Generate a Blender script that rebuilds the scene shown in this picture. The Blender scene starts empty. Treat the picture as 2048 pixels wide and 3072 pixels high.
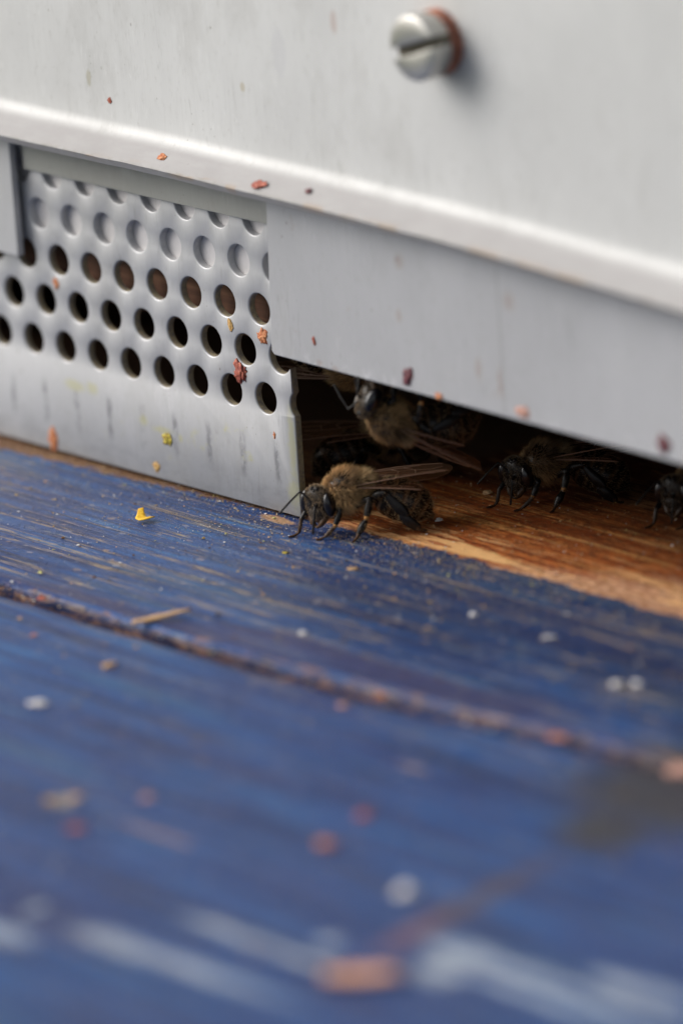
import bpy, bmesh, math, random
import numpy as np
from mathutils import Vector, Matrix, noise as mnoise
from mathutils.kdtree import KDTree
from mathutils.geometry import delaunay_2d_cdt

# All lengths below are millimetres; MM turns them into metres when a mesh is linked.
MM = 0.001
R = math.radians
random.seed(7)
rng = np.random.default_rng(11)
scene = bpy.context.scene
col = scene.collection

# ------------------------------------------------------------------ camera
cam_d = bpy.data.cameras.new('camera')
cam = bpy.data.objects.new('camera', cam_d)
col.objects.link(cam)
right = Vector((0.65352212, 0.75387299, -0.06770789))
up = Vector((-0.17955659, 0.24130948, 0.95369239))
fwd = Vector((-0.73530148, 0.61110167, -0.29306395))
M = Matrix((right, up, -fwd)).transposed().to_4x4()
M.translation = Vector((497.63925823, -378.35924811, 150.51461394)) * MM
cam.matrix_world = M
cam_d.sensor_fit = 'VERTICAL'
cam_d.sensor_height = 36
cam_d.sensor_width = 24
cam_d.lens = 36 * 20000 / 3072
cam_d.clip_start = 0.01
cam_d.clip_end = 500
cam_d.dof.use_dof = True
cam_d.dof.focus_distance = 0.6245
cam_d.dof.aperture_fstop = 15.5
scene.camera = cam

# ------------------------------------------------------------------ light
world = bpy.data.worlds.new('World')
scene.world = world
world.use_nodes = True
wn, wl = world.node_tree.nodes, world.node_tree.links
wn.clear()
SUN_DIR = Vector((-0.62, -0.50, 0.60)).normalized()       # towards the sun
sky = wn.new('ShaderNodeTexSky')
sky.sky_type = 'NISHITA'
sky.sun_disc = False
sky.sun_elevation = math.asin(SUN_DIR.z)
sky.sun_rotation = math.atan2(SUN_DIR.x, SUN_DIR.y)
sky.air_density = 1.0
sky.dust_density = 4.0
sky.ozone_density = 1.0
hsv = wn.new('ShaderNodeHueSaturation')                     # cloud cover: a whiter sky
hsv.inputs['Saturation'].default_value = 0.30
bg = wn.new('ShaderNodeBackground')
bg.inputs['Strength'].default_value = 0.105
wo = wn.new('ShaderNodeOutputWorld')
wl.new(sky.outputs[0], hsv.inputs['Color'])
wl.new(hsv.outputs[0], bg.inputs['Color'])
wl.new(bg.outputs[0], wo.inputs['Surface'])
sun_d = bpy.data.lights.new('sun', 'SUN')
sun_d.energy = 1.7
sun_d.angle = R(50)
sun_d.color = (1.0, 0.96, 0.91)
sun = bpy.data.objects.new('sun', sun_d)
col.objects.link(sun)
sun.rotation_euler = (-SUN_DIR).to_track_quat('-Z', 'Y').to_euler()

scene.view_settings.view_transform = 'Standard'
scene.view_settings.look = 'None'
scene.view_settings.exposure = 0.60
scene.view_settings.gamma = 1.0
scene.view_settings.use_curve_mapping = False
scene.render.engine = 'CYCLES'
scene.cycles.use_denoising = True
scene.cycles.max_bounces = 8
scene.cycles.transparent_max_bounces = 12


# ------------------------------------------------------------------ node helper
class G:
    """A material's node graph with its coordinates in millimetres."""

    def __init__(self, name):
        self.m = bpy.data.materials.new(name)
        self.m.use_nodes = True
        self.n, self.l = self.m.node_tree.nodes, self.m.node_tree.links
        self.bsdf = self.n['Principled BSDF']
        tc = self.n.new('ShaderNodeTexCoord')
        mp = self.n.new('ShaderNodeVectorMath')
        mp.operation = 'SCALE'
        mp.inputs['Scale'].default_value = 1000
        self.l.new(tc.outputs['Object'], mp.inputs[0])
        self.P = mp.outputs[0]
        sp = self.n.new('ShaderNodeSeparateXYZ')
        self.l.new(self.P, sp.inputs[0])
        self.X, self.Y, self.Z = sp.outputs

    def put(self, sock, v):
        if isinstance(v, bpy.types.NodeSocket):
            self.l.new(v, sock)
        else:
            if isinstance(v, (tuple, list)) and len(v) == 3 and sock.type == 'RGBA':
                v = (*v, 1)
            sock.default_value = v

    def mt(self, op, a, b=0.0, c=None, clamp=False):
        x = self.n.new('ShaderNodeMath')
        x.operation = op
        x.use_clamp = clamp
        self.put(x.inputs[0], a)
        self.put(x.inputs[1], b)
        if c is not None:
            self.put(x.inputs[2], c)
        return x.outputs[0]

    def add(self, a, b): return self.mt('ADD', a, b)
    def sub(self, a, b): return self.mt('SUBTRACT', a, b)
    def mul(self, a, b): return self.mt('MULTIPLY', a, b)
    def mx(self, a, b): return self.mt('MAXIMUM', a, b)

    def vec(self, sx, sy, sz, off=0.0):
        x = self.n.new('ShaderNodeVectorMath')
        x.operation = 'MULTIPLY_ADD'
        self.l.new(self.P, x.inputs[0])
        x.inputs[1].default_value = (sx, sy, sz)
        x.inputs[2].default_value = (off, off * 1.7, off * 0.6)
        return x.outputs[0]

    def noise(self, sx, sy, sz, detail=3.0, rough=0.55, off=0.0, dist=0.0):
        x = self.n.new('ShaderNodeTexNoise')
        x.inputs['Scale'].default_value = 1.0
        x.inputs['Detail'].default_value = detail
        x.inputs['Roughness'].default_value = rough
        x.inputs['Distortion'].default_value = dist
        self.l.new(self.vec(sx, sy, sz, off), x.inputs['Vector'])
        return x.outputs[0]

    def vor(self, sx, sy, sz, off=0.0):
        x = self.n.new('ShaderNodeTexVoronoi')
        x.inputs['Scale'].default_value = 1.0
        self.l.new(self.vec(sx, sy, sz, off), x.inputs['Vector'])
        return x.outputs['Distance'], x.outputs['Color']

    def step(self, v, lo, hi, a=0.0, b=1.0):
        x = self.n.new('ShaderNodeMapRange')
        x.interpolation_type = 'SMOOTHSTEP'
        self.put(x.inputs['Value'], v)
        for k, w in (('From Min', lo), ('From Max', hi), ('To Min', a), ('To Max', b)):
            self.put(x.inputs[k], w)
        return x.outputs[0]

    def mix(self, f, a, b, mode='MIX'):
        x = self.n.new('ShaderNodeMix')
        x.data_type = 'RGBA'
        x.blend_type = mode
        self.put(x.inputs['Factor'], f)
        self.put(x.inputs[6], a)
        self.put(x.inputs[7], b)
        return x.outputs[2]

    def ramp(self, f, stops):
        x = self.n.new('ShaderNodeValToRGB')
        e = x.color_ramp.elements
        while len(e) < len(stops):
            e.new(0.5)
        for k, (p, c) in zip(e, stops):
            k.position = p
            k.color = (*c, 1)
        self.l.new(f, x.inputs[0])
        return x.outputs[0]

    def attr(self, name):
        x = self.n.new('ShaderNodeAttribute')
        x.attribute_name = name
        return x

    def spot(self, u, v, cu, cv, ru, rv, wob=None, amt=0.0, soft=0.25):
        """1 inside an ellipse with a ragged rim, else 0 (a stain with a shape of its own)."""
        a = self.mul(self.sub(u, cu), 1.0 / ru)
        b = self.mul(self.sub(v, cv), 1.0 / rv)
        d = self.mt('SQRT', self.add(self.mul(a, a), self.mul(b, b)))
        if wob is not None:
            d = self.add(d, self.mul(self.sub(wob, 0.5), amt))
        return self.step(d, 1.0 - soft, 1.0 + soft, 1.0, 0.0)

    def bump(self, h, dist, strength=1.0):
        x = self.n.new('ShaderNodeBump')
        x.inputs['Distance'].default_value = dist * MM
        x.inputs['Strength'].default_value = strength
        self.l.new(h, x.inputs['Height'])
        self.l.new(x.outputs[0], self.bsdf.inputs['Normal'])

    def done(self, color=None, rough=None, metal=None, spec=None):
        for k, v in (('Base Color', color), ('Roughness', rough), ('Metallic', metal), ('Specular IOR Level', spec)):
            if v is not None:
                self.put(self.bsdf.inputs[k], v)
        return self.m


# ------------------------------------------------------------------ materials
def metal_material(name, base=(0.36, 0.363, 0.358), rough=0.44, metal=0.38, brush='z', stains=None, dust=1.0):
    g = G(name)
    cloud = g.noise(0.06, 0.06, 0.035, 4, 0.6)
    if brush == 'z':
        br = g.noise(7.0, 7.0, 0.12, 3, 0.6, 3.1)
    else:
        br = g.noise(0.12, 7.0, 7.0, 3, 0.6, 3.1)
    fine = g.noise(1.6, 1.6, 0.8, 5, 0.65, 9.0)
    c = g.mix(g.step(cloud, 0.35, 0.7), tuple(x * 0.93 for x in base), tuple(min(1, x * 1.05) for x in base))
    c = g.mix(g.mul(g.step(br, 0.42, 0.62), 0.13), c, tuple(x * 0.82 for x in base))
    c = g.mix(g.mul(g.step(fine, 0.52, 0.75), 0.22 * dust), c, (0.26, 0.25, 0.225))
    # faint pale blooms of oxide and small dark specks
    bl = g.noise(0.22, 0.22, 0.13, 2, 0.5, 21.0)
    c = g.mix(g.mul(g.step(bl, 0.60, 0.72), 0.20), c, (0.46, 0.46, 0.455))
    d1, c1 = g.vor(0.55, 0.55, 0.42, 5.0)
    sparse = g.noise(0.12, 0.12, 0.10, 2, 0.5, 31.0)
    sp = g.mul(g.step(d1, 0.035, 0.10, 1.0, 0.0), g.step(sparse, 0.45, 0.60))
    c = g.mix(g.mul(sp, 0.75 * dust), c, (0.10, 0.075, 0.055))
    scr = g.noise(0.9, 0.9, 0.05, 2, 0.5, 71.0, 0.4)
    sl = g.mul(g.step(g.mt('ABSOLUTE', g.sub(scr, 0.5)), 0.002, 0.012, 1.0, 0.0), g.step(g.noise(0.2, 0.2, 0.2, 3, 0.6, 78.0), 0.50, 0.62))
    c = g.mix(g.mul(sl, 0.22), c, (0.17, 0.165, 0.15))
    sw = g.n.new('ShaderNodeTexNoise')
    sw.inputs['Scale'].default_value = 1.0
    rot = g.n.new('ShaderNodeMapping')
    rot.inputs['Rotation'].default_value = (0, R(38), 0)
    rot.inputs['Scale'].default_value = (3.2, 1.0, 0.14)
    g.l.new(g.P, rot.inputs[0])
    g.l.new(rot.outputs[0], sw.inputs['Vector'])
    s2 = g.mul(g.step(g.mt('ABSOLUTE', g.sub(sw.outputs[0], 0.5)), 0.003, 0.016, 1.0, 0.0), g.step(g.noise(0.25, 0.25, 0.25, 2, 0.5, 99.0), 0.56, 0.64))
    c = g.mix(g.mul(s2, 0.28), c, tuple(min(1, x * 1.5) for x in base))
    smear = g.step(g.noise(0.11, 0.11, 0.05, 5, 0.7, 55.0), 0.50, 0.68)
    c = g.mix(g.mul(smear, 0.16), c, (0.20, 0.19, 0.165))
    r = g.add(rough - 0.06, g.add(g.mul(fine, 0.12), g.mul(smear, 0.10)))
    d2, c2 = g.vor(1.3, 1.3, 1.1, 15.0)
    sp2 = g.mul(g.step(d2, 0.04, 0.11, 1.0, 0.0), g.step(g.noise(0.16, 0.16, 0.16, 2, 0.5, 38.0), 0.50, 0.60))
    c = g.mix(g.mul(sp2, 0.6 * dust), c, (0.14, 0.115, 0.085))
    m = g.mt('SUBTRACT', metal, g.mul(sp, 0.6))
    if stains:
        c, r, m = stains(g, c, r, m)
    g.bump(g.add(g.mul(br, 0.4), g.mul(fine, 0.6)), 0.02, 0.55)
    return g.done(c, r, m)


def panel_stains(g, c, r, m):
    w = g.noise(1.3, 1.3, 1.3, 4, 0.6, 2.0)
    for u, v, ru, rv, colr, a in ((10.6, 6.4, 0.35, 0.8, (0.30, 0.27, 0.17), 0.5), (47.1, 16.5, 0.4, 1.1, (0.33, 0.20, 0.16), 0.45),
                                  (39.1, 12.6, 1.0, 2.2, (0.46, 0.46, 0.47), 0.5), (33.5, 8.6, 0.35, 0.45, (0.33, 0.27, 0.15), 0.5)):
        c = g.mix(g.mul(g.spot(g.X, g.Z, u, v, ru, rv, w, 0.8), a), c, colr)
    # a film of dust on the ledge, darkened to offset the light it catches
    dim_film = g.mul(g.step(g.Y, -1.9, -0.82, 1.0, 0.0), g.step(g.noise(0.25, 0.8, 0.8, 4, 0.65, 83.0), 0.30, 0.65, 0.88, 1.0))
    c = g.mix(g.mul(dim_film, 0.92), c, (0.31, 0.298, 0.296))
    r = g.add(r, g.mul(dim_film, 0.30))
    m = g.mul(m, g.sub(1.0, g.mul(dim_film, 0.92)))
    # ochre wax smeared along the lip's free edge
    edge = g.step(g.Y, -4.3, -3.1, 1.0, 0.0)
    oc = g.mul(edge, g.step(g.noise(0.16, 0.6, 0.6, 3, 0.6, 44.0), 0.56, 0.68))
    for u, ru in ((45.8, 1.5), (34.2, 0.7), (69.1, 2.2), (56.1, 1.3), (80.0, 2.0)):
        oc = g.mx(oc, g.mul(g.mul(edge, 0.9), g.spot(g.X, g.Y, u, -3.75, ru, 0.7, w, 1.2)))
    c = g.mix(g.mul(oc, 0.7), c, (0.34, 0.20, 0.075))
    # grime on the lip's raw edge and on its top
    gr = g.mul(g.step(g.Y, -3.9, -3.3, 1.0, 0.0), g.step(g.noise(0.9, 2.0, 2.0, 4, 0.7, 13.0), 0.42, 0.66))
    c = g.mix(g.mul(gr, 0.45), c, (0.20, 0.19, 0.15))
    m = g.sub(m, g.mul(oc, 0.6))
    return c, r, m


def perf_stains(g, c, r, m):
    w = g.noise(1.4, 1.4, 1.4, 4, 0.6, 2.0)
    # dark rub marks below every column of holes
    ph = g.sub(g.mt('FRACT', g.add(g.mul(g.sub(g.X, 33.6), 0.2), 20.5)), 0.5)
    mk = g.step(g.mt('ABSOLUTE', g.add(ph, g.mul(g.sub(w, 0.5), 0.10))), 0.02, 0.13, 1.0, 0.0)
    zz = g.mul(g.step(g.Z, -30.6, -28.8), g.step(g.Z, -26.6, -25.0, 1.0, 0.0))
    mk = g.mul(g.mul(mk, zz), g.step(g.noise(1.2, 1.2, 0.7, 4, 0.7, 8.0), 0.35, 0.62))
    c = g.mix(g.mul(mk, 0.62), c, (0.12, 0.12, 0.13))
    # a line where grime starts near the foot, dull patches above it
    low = g.mul(g.step(g.Z, -32.4, -27.5, 1.0, 0.0), g.step(g.noise(0.35, 0.35, 0.7, 5, 0.65, 17.0), 0.42, 0.66))
    c = g.mix(g.mul(low, 0.40), c, (0.24, 0.24, 0.25))
    # pollen dusted on in yellow
    yl = g.step(g.noise(0.30, 0.30, 0.42, 5, 0.7, 5.0), 0.60, 0.74)
    yl = g.mul(yl, g.mul(g.step(g.Z, -31.5, -28.5), g.step(g.Z, -26.0, -23.5, 1.0, 0.0)))
    for u, v, ru, rv in ((36.0, -30.3, 1.1, 1.5), (19.3, -27.9, 0.35, 0.4), (16.6, -27.6, 1.3, 0.35), (35.9, -26.0, 0.5, 3.6), (3.5, -25.4, 1.4, 0.5), (6.2, -25.2, 0.8, 0.6), (13.8, -27.0, 0.6, 0.5)):
        yl = g.mx(yl, g.mul(g.spot(g.X, g.Z, u, v, ru, rv, w, 1.6, 0.5), 0.85))
    c = g.mix(g.mul(yl, 0.55), c, (0.38, 0.36, 0.13))
    # the cut edge and the bores carry brown wax
    cut = g.mul(g.step(g.Y, 0.10, 0.22), g.step(g.Z, -13.0, -9.5, 1.0, 0.0))
    wax = g.step(g.noise(2.2, 2.2, 2.2, 4, 0.7, 6.0), 0.30, 0.62)
    c = g.mix(g.mul(cut, 0.80), c, g.mix(wax, (0.07, 0.045, 0.025), (0.22, 0.16, 0.055)))
    m = g.sub(m, g.mul(g.mx(cut, yl), 0.55))
    r = g.add(r, g.mul(cut, 0.15))
    return c, r, m


def entrance_stains(g, c, r, m):
    w = g.noise(1.4, 1.4, 1.4, 4, 0.6, 2.0)
    # a scored upright line, bright scuffs at the lower edge, faint rust blooms
    sc = g.step(g.mt('ABSOLUTE', g.add(g.sub(g.X, 67.2), g.mul(g.sub(w, 0.5), 0.25))), 0.05, 0.28, 1.0, 0.0)
    c = g.mix(g.mul(sc, 0.35), c, (0.22, 0.21, 0.20))
    lo = g.mul(g.step(g.Z, -16.9, -15.5, 1.0, 0.0), g.step(g.noise(0.9, 1.0, 0.5, 4, 0.7, 12.0), 0.54, 0.66))
    c = g.mix(g.mul(lo, 0.6), c, (0.62, 0.62, 0.63))
    ru = g.mx(g.step(g.noise(0.22, 0.22, 0.22, 4, 0.6, 77.0), 0.66, 0.76), 0.0)
    for u, v, a, b in ((68.6, -6.2, 0.7, 0.8), (64.0, -13.2, 0.4, 1.0), (66.8, -14.0, 0.3, 1.4), (53.5, -10.0, 0.35, 0.6), (54.0, -4.8, 0.5, 0.7), (41.8, -16.4, 0.4, 0.3), (44.0, -16.6, 0.5, 0.3)):
        ru = g.mx(ru, g.spot(g.X, g.Z, u, v, a, b, w, 1.3, 0.5))
    c = g.mix(g.mul(ru, 0.30), c, (0.28, 0.17, 0.10))
    return c, r, m


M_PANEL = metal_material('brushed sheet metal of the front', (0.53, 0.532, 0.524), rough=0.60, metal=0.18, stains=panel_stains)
M_PERF = metal_material('perforated sheet metal', (0.42, 0.423, 0.432), rough=0.45, stains=perf_stains, dust=0.8)
M_GUIDE = metal_material('shade-toned sheet metal of the guide', (0.29, 0.292, 0.270), rough=0.5)  # olive grey base carries the lip's shade and the lawn's reflection
M_ENTR = metal_material('dull sheet metal of the entrance', (0.42, 0.422, 0.432), rough=0.48, stains=entrance_stains, dust=0.9)
M_BACK = metal_material('pale inner sheet metal', (0.60, 0.58, 0.58), rough=0.45)


def slot_dirt_and_shade(g, c, r, m):
    d = g.mt('ABSOLUTE', g.sub(g.mul(g.Z, math.cos(R(18))), g.mul(g.X, math.sin(R(18)))))
    k = g.mul(g.step(d, 0.42, 0.53, 1.0, 0.0), g.step(g.Y, -3.58, -3.3))
    c = g.mix(g.mul(k, 0.9), c, (0.075, 0.062, 0.035))  # olive dirt in the slot, made darker to stand in for shade
    return c, g.add(r, g.mul(k, 0.4)), g.mul(m, g.sub(1.0, g.mul(k, 0.9)))


M_STEEL = metal_material('turned steel', (0.48, 0.47, 0.445), rough=0.36, metal=0.9, stains=slot_dirt_and_shade)
g = G('rusty shank')
M_RUST = g.done(g.mix(g.step(g.noise(1.2, 1.2, 1.2, 4), 0.4, 0.65), (0.14, 0.045, 0.028), (0.40, 0.15, 0.085)), 0.7)


def board_material():
    g = G('blue painted board bare inside')
    X, Y = g.X, g.Y
    wob = g.noise(0.8, 0.8, 0.8, 4, 0.65, 1.0)
    # blue stain over the grain, which runs along the entrance
    grain = g.noise(0.035, 0.55, 0.5, 5, 0.6, 4.0, 0.3)
    fineg = g.noise(0.09, 2.6, 1.0, 4, 0.65, 14.0, 0.2)
    big = g.noise(0.028, 0.075, 0.05, 3, 0.55, 7.0)
    blue = g.ramp(g.add(g.mul(grain, 0.62), g.mul(fineg, 0.38)),
                  [(0.36, (0.003, 0.012, 0.058)), (0.46, (0.005, 0.030, 0.135)), (0.55, (0.008, 0.062, 0.215)), (0.66, (0.022, 0.130, 0.31))])
    blue = g.mix(g.mul(g.step(big, 0.45, 0.66), 0.28), blue, (0.022, 0.028, 0.125))
    cut = g.step(g.noise(0.028, 2.1, 1.0, 3, 0.6, 83.0, 0.15), 0.36, 0.44, 1.0, 0.0)
    blue = g.mix(g.mul(cut, 0.6), blue, (0.007, 0.012, 0.050))
    blue = g.mix(g.mul(g.step(g.noise(0.02, 0.16, 0.1, 3, 0.5, 41.0), 0.54, 0.66), 0.5), blue, (0.022, 0.085, 0.19))
    # shade before the open doorway, painted into the blue
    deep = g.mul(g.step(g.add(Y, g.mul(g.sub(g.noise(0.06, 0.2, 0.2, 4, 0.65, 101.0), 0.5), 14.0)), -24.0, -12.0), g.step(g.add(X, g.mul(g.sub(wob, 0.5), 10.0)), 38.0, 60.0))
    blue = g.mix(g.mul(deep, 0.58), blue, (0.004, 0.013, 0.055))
    # thin pale wear lines along the grain
    ln = g.noise(0.016, 1.15, 0.8, 2, 0.5, 23.0, 0.15)
    ridge = g.step(g.mt('ABSOLUTE', g.sub(ln, 0.5)), 0.004, 0.022, 1.0, 0.0)
    brk = g.step(g.noise(0.11, 0.5, 0.4, 4, 0.7, 33.0), 0.43, 0.57)
    wear = g.mul(ridge, brk)
    for cy, hw, x0, x1, a in ((-15.4, 0.16, -20, 30, 0.9), (-18.9, 0.22, 0, 44, 0.9), (-17.2, 0.12, 20, 70, 0.7), (-22.4, 0.30, 50, 105, 0.6), (-13.6, 0.10, 5, 26, 0.7), (-20.3, 0.12, 12, 40, 0.7)):
        yy = g.mt('ABSOLUTE', g.add(g.sub(Y, cy), g.mul(g.sub(g.noise(0.07, 0.07, 0.07, 2, 0.5, cy), 0.5), 1.6)))
        s = g.mul(g.step(yy, hw * 0.4, hw * 1.6, 1.0, 0.0), g.mul(g.step(X, x0, x0 + 6), g.step(X, x1 - 6, x1, 1.0, 0.0)))
        wear = g.mx(wear, g.mul(g.mul(s, a), g.step(g.noise(0.35, 1.2, 1.0, 4, 0.75, 3.3), 0.38, 0.58)))
    tan = g.mix(g.noise(1.5, 1.5, 1.5, 3), (0.26, 0.20, 0.13), (0.42, 0.30, 0.17))
    near = g.step(Y, -44.0, -24.0, 0.22, 1.0)
    c = g.mix(g.mul(g.mul(wear, near), 0.80), blue, tan)
    ln2 = g.noise(0.03, 2.6, 1.2, 2, 0.5, 123.0, 0.2)
    w2 = g.mul(g.step(g.mt('ABSOLUTE', g.sub(ln2, 0.5)), 0.004, 0.024, 1.0, 0.0), g.step(g.noise(0.16, 0.7, 0.5, 4, 0.75, 133.0), 0.52, 0.62))
    c = g.mix(g.mul(g.mul(w2, near), 0.6), c, (0.30, 0.30, 0.22))
    # dust caught in the paint's texture
    dus = g.noise(2.6, 4.6, 3.0, 6, 0.82, 5.5)
    dn = g.step(dus, 0.53, 0.66)
    dz = g.mul(g.step(Y, -24.0, -6.0, 0.22, 1.0), g.step(X, 52, 82, 1.0, 0.45))
    c = g.mix(g.mul(g.mul(dn, dz), 0.44), c, g.mix(g.noise(0.9, 0.9, 0.9, 2, 0.5, 3.0), (0.26, 0.25, 0.21), (0.40, 0.33, 0.19)))
    spk = g.step(g.noise(6.0, 8.0, 6.0, 3, 0.7, 25.5), 0.58, 0.64)
    c = g.mix(g.mul(g.mul(spk, dz), 0.62), c, (0.30, 0.30, 0.27))
    ds2 = g.step(g.noise(0.5, 0.9, 0.7, 5, 0.8, 15.5), 0.60, 0.72)
    c = g.mix(g.mul(g.mul(ds2, dz), 0.22), c, (0.38, 0.32, 0.20))
    # flat flecks of dirt and chipped paint all over
    fd, fc = g.vor(0.42, 0.75, 0.6, 61.0)
    fs = g.n.new('ShaderNodeSeparateColor')
    g.l.new(fc, fs.inputs[0])
    fk = g.mul(g.step(g.add(fd, g.mul(g.sub(wob, 0.5), 0.35)), 0.10, 0.26, 1.0, 0.0), g.step(fs.outputs[0], 0.50, 0.62))
    c = g.mix(g.mul(g.mul(fk, g.add(0.35, g.mul(near, 0.65))), 0.42), c, g.mix(fs.outputs[1], (0.34, 0.35, 0.40), (0.42, 0.27, 0.13)))
    # a soft dark stain with a rusty run at the right
    sr = g.add(g.mul(g.sub(X, 119.5), 0.64), g.mul(g.sub(Y, -31.8), 0.77))
    sv = g.sub(g.mul(g.sub(Y, -31.8), 0.64), g.mul(g.sub(X, 119.5), 0.77))
    st = g.mx(g.spot(sr, sv, 3.0, 2.5, 11.0, 11.5, wob, 0.5, 0.45), g.spot(sr, sv, -5.5, -6.0, 4.0, 5.0, wob, 0.5, 0.6))
    st = g.mx(st, g.spot(sr, sv, 11.0, 6.0, 10.0, 15.0, wob, 0.5, 0.45))
    c = g.mix(g.mul(st, 0.95), c, (0.030, 0.028, 0.034))
    run = g.spot(g.sub(X, g.mul(g.add(Y, 58.0), -0.20)), Y, 124.4, -58.5, 1.35, 10.5, wob, 0.8, 0.5)
    c = g.mix(g.mul(run, 0.70), c, g.mix(g.step(Y, -69, -58), (0.27, 0.10, 0.060), (0.085, 0.058, 0.055)))
    # crumbs and wax packed in the crack
    cd = g.add(g.attr('crack_distance').outputs['Fac'], g.mul(g.sub(g.noise(0.5, 0.9, 0.5, 3, 0.6, 6.6), 0.5), 0.5))
    facet_top = g.add(5.2, g.add(g.mul(g.sub(g.noise(0.05, 0.05, 0.05, 2, 0.5, 8.8), 0.5), 9.0), g.step(X, 40, 75, 0.0, 2.2)))
    facet = g.mul(g.step(cd, 1.7, 2.4), g.step(g.sub(cd, facet_top), -1.6, 0.1, 1.0, 0.0))
    facet = g.mul(facet, g.mul(g.step(X, 20, 34), g.step(X, 92, 106, 1.0, 0.0)))
    c = g.mix(g.mul(facet, 0.62), c, (0.036, 0.028, 0.080))
    rim = g.mul(facet, g.step(g.mt('ABSOLUTE', g.sub(cd, g.sub(facet_top, 0.5))), 0.1, 0.55, 1.0, 0.0))
    c = g.mix(g.mul(rim, 0.55), c, (0.014, 0.010, 0.035))
    cr = g.step(g.mt('ABSOLUTE', cd), 0.95, 1.65, 1.0, 0.0)
    edge_n = g.step(g.noise(0.30, 0.9, 0.8, 5, 0.75, 2.5), g.step(X, 40, 95, 0.50, 0.44), 0.62)
    rims = g.mul(g.step(g.mt('ABSOLUTE', g.sub(g.mt('ABSOLUTE', cd), 1.6)), 0.20, 0.65, 1.0, 0.0), edge_n)
    fill = g.mx(g.mul(rims, 0.9), g.mul(cr, g.mul(g.step(g.noise(0.5, 1.5, 1.0, 5, 0.75, 12.5), 0.48, 0.62), 0.75)))
    c = g.mix(g.mul(cr, g.step(X, 55, 95, 0.86, 0.55)), c, (0.007, 0.008, 0.022))
    c = g.mix(g.mul(fill, 0.72), c, g.mix(g.noise(0.5, 0.5, 0.5, 3, 0.6, 9.1), (0.13, 0.06, 0.030), (0.40, 0.21, 0.10)))
    # pale worn paint at the outer edge
    ww = g.noise(0.10, 0.45, 0.3, 4, 0.65, 61.0)
    pale = None
    for cx, cy, rx, ry in ((110, -81.6, 6.5, 1.25), (119, -81.4, 9, 0.9), (115, -74.2, 5.5, 0.8), (123, -74.5, 5, 0.6), (101, -86, 3, 1.2), (133, -65.8, 4.0, 1.5), (140, -65.5, 6, 0.9), (149, -62.3, 5, 1.3), (143, -68.2, 9, 0.7), (134, -69.5, 2.5, 1.6), (98.4, -81, 0.7, 1.0), (122, -70.5, 1.1, 1.0), (152, -66, 6, 0.8)):
        s = g.spot(X, Y, cx, cy, rx, ry, ww, 1.5, 0.5)
        pale = s if pale is None else g.mx(pale, s)
    pale = g.mul(pale, g.step(g.noise(0.16, 1.5, 1.0, 5, 0.75, 67.0), 0.38, 0.56, 0.25, 1.0))
    c = g.mix(g.mul(pale, 0.80), c, g.mix(ww, (0.26, 0.34, 0.42), (0.76, 0.80, 0.80)))
    for cx, cy, rx, ry, colr, a in ((34.0, -0.9, 2.2, 0.75, (0.46, 0.27, 0.14), 0.85), (97, -39.6, 1.8, 0.5, (0.36, 0.25, 0.18), 0.5), (80, -63.5, 1.3, 1.2, (0.42, 0.34, 0.2), 0.6), (92.5, -63.5, 5, 0.5, (0.35, 0.2, 0.12), 0.5)):
        c = g.mix(g.mul(g.spot(X, Y, cx, cy, rx, ry, wob, 1.2), a), c, colr)
    # bare wood inside, stained red brown by propolis
    wg = g.noise(0.05, 0.9, 0.8, 5, 0.62, 51.0, 0.5)
    wf = g.noise(0.35, 4.0, 2.0, 4, 0.7, 52.0)
    wood = g.ramp(g.add(g.mul(wg, 0.5), g.mul(wf, 0.5)),
                  [(0.32, (0.085, 0.016, 0.005)), (0.44, (0.33, 0.068, 0.015)), (0.55, (0.58, 0.18, 0.042)), (0.68, (0.86, 0.44, 0.15))])
    wood = g.mix(g.step(g.noise(0.025, 0.5, 0.4, 4, 0.6, 91.0, 0.3), 0.42, 0.60, 0.0, 0.75), wood, (0.24, 0.050, 0.013))
    streak = g.step(g.noise(0.03, 0.85, 0.6, 3, 0.55, 95.0, 0.2), 0.56, 0.66)
    wood = g.mix(g.mul(streak, 0.75), wood, (0.78, 0.40, 0.13))
    dirt = g.step(g.noise(1.1, 2.8, 1.4, 6, 0.8, 53.0), 0.47, 0.57)
    wood = g.mix(g.mul(dirt, 0.62), wood, (0.075, 0.035, 0.018))
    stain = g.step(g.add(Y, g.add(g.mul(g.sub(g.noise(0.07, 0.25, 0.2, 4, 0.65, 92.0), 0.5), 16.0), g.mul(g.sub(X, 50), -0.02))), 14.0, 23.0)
    wood = g.mix(g.mul(stain, 0.90), wood, g.mix(wf, (0.022, 0.007, 0.004), (0.075, 0.018, 0.007)))  # deep propolis stain, darkened further to paint in the tunnel's shade
    worn = g.step(g.add(g.sub(Y, g.mul(g.step(X, 52, 92), 9.0)), g.mul(g.sub(g.noise(0.06, 0.3, 0.2, 4, 0.6, 57.0), 0.5), 9.0)), -1.0, 3.5, 1.0, 0.0)
    grey = g.mix(g.step(g.noise(1.3, 2.6, 2.0, 4, 0.7, 58.0), 0.38, 0.62), (0.28, 0.12, 0.06), (0.88, 0.54, 0.34))
    wood = g.mix(g.mul(worn, 0.72), wood, grey)
    pale_w = g.mul(g.step(g.noise(0.10, 0.8, 0.6, 5, 0.75, 104.0), 0.53, 0.60), g.step(Y, 4.0, 13.0, 1.0, 0.25))
    wood = g.mix(g.mul(pale_w, 0.75), wood, (0.88, 0.50, 0.22))
    dk = g.step(g.noise(1.6, 3.4, 2.0, 6, 0.85, 106.0), 0.55, 0.62)
    wood = g.mix(g.mul(dk, 0.6), wood, (0.055, 0.022, 0.012))
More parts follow.
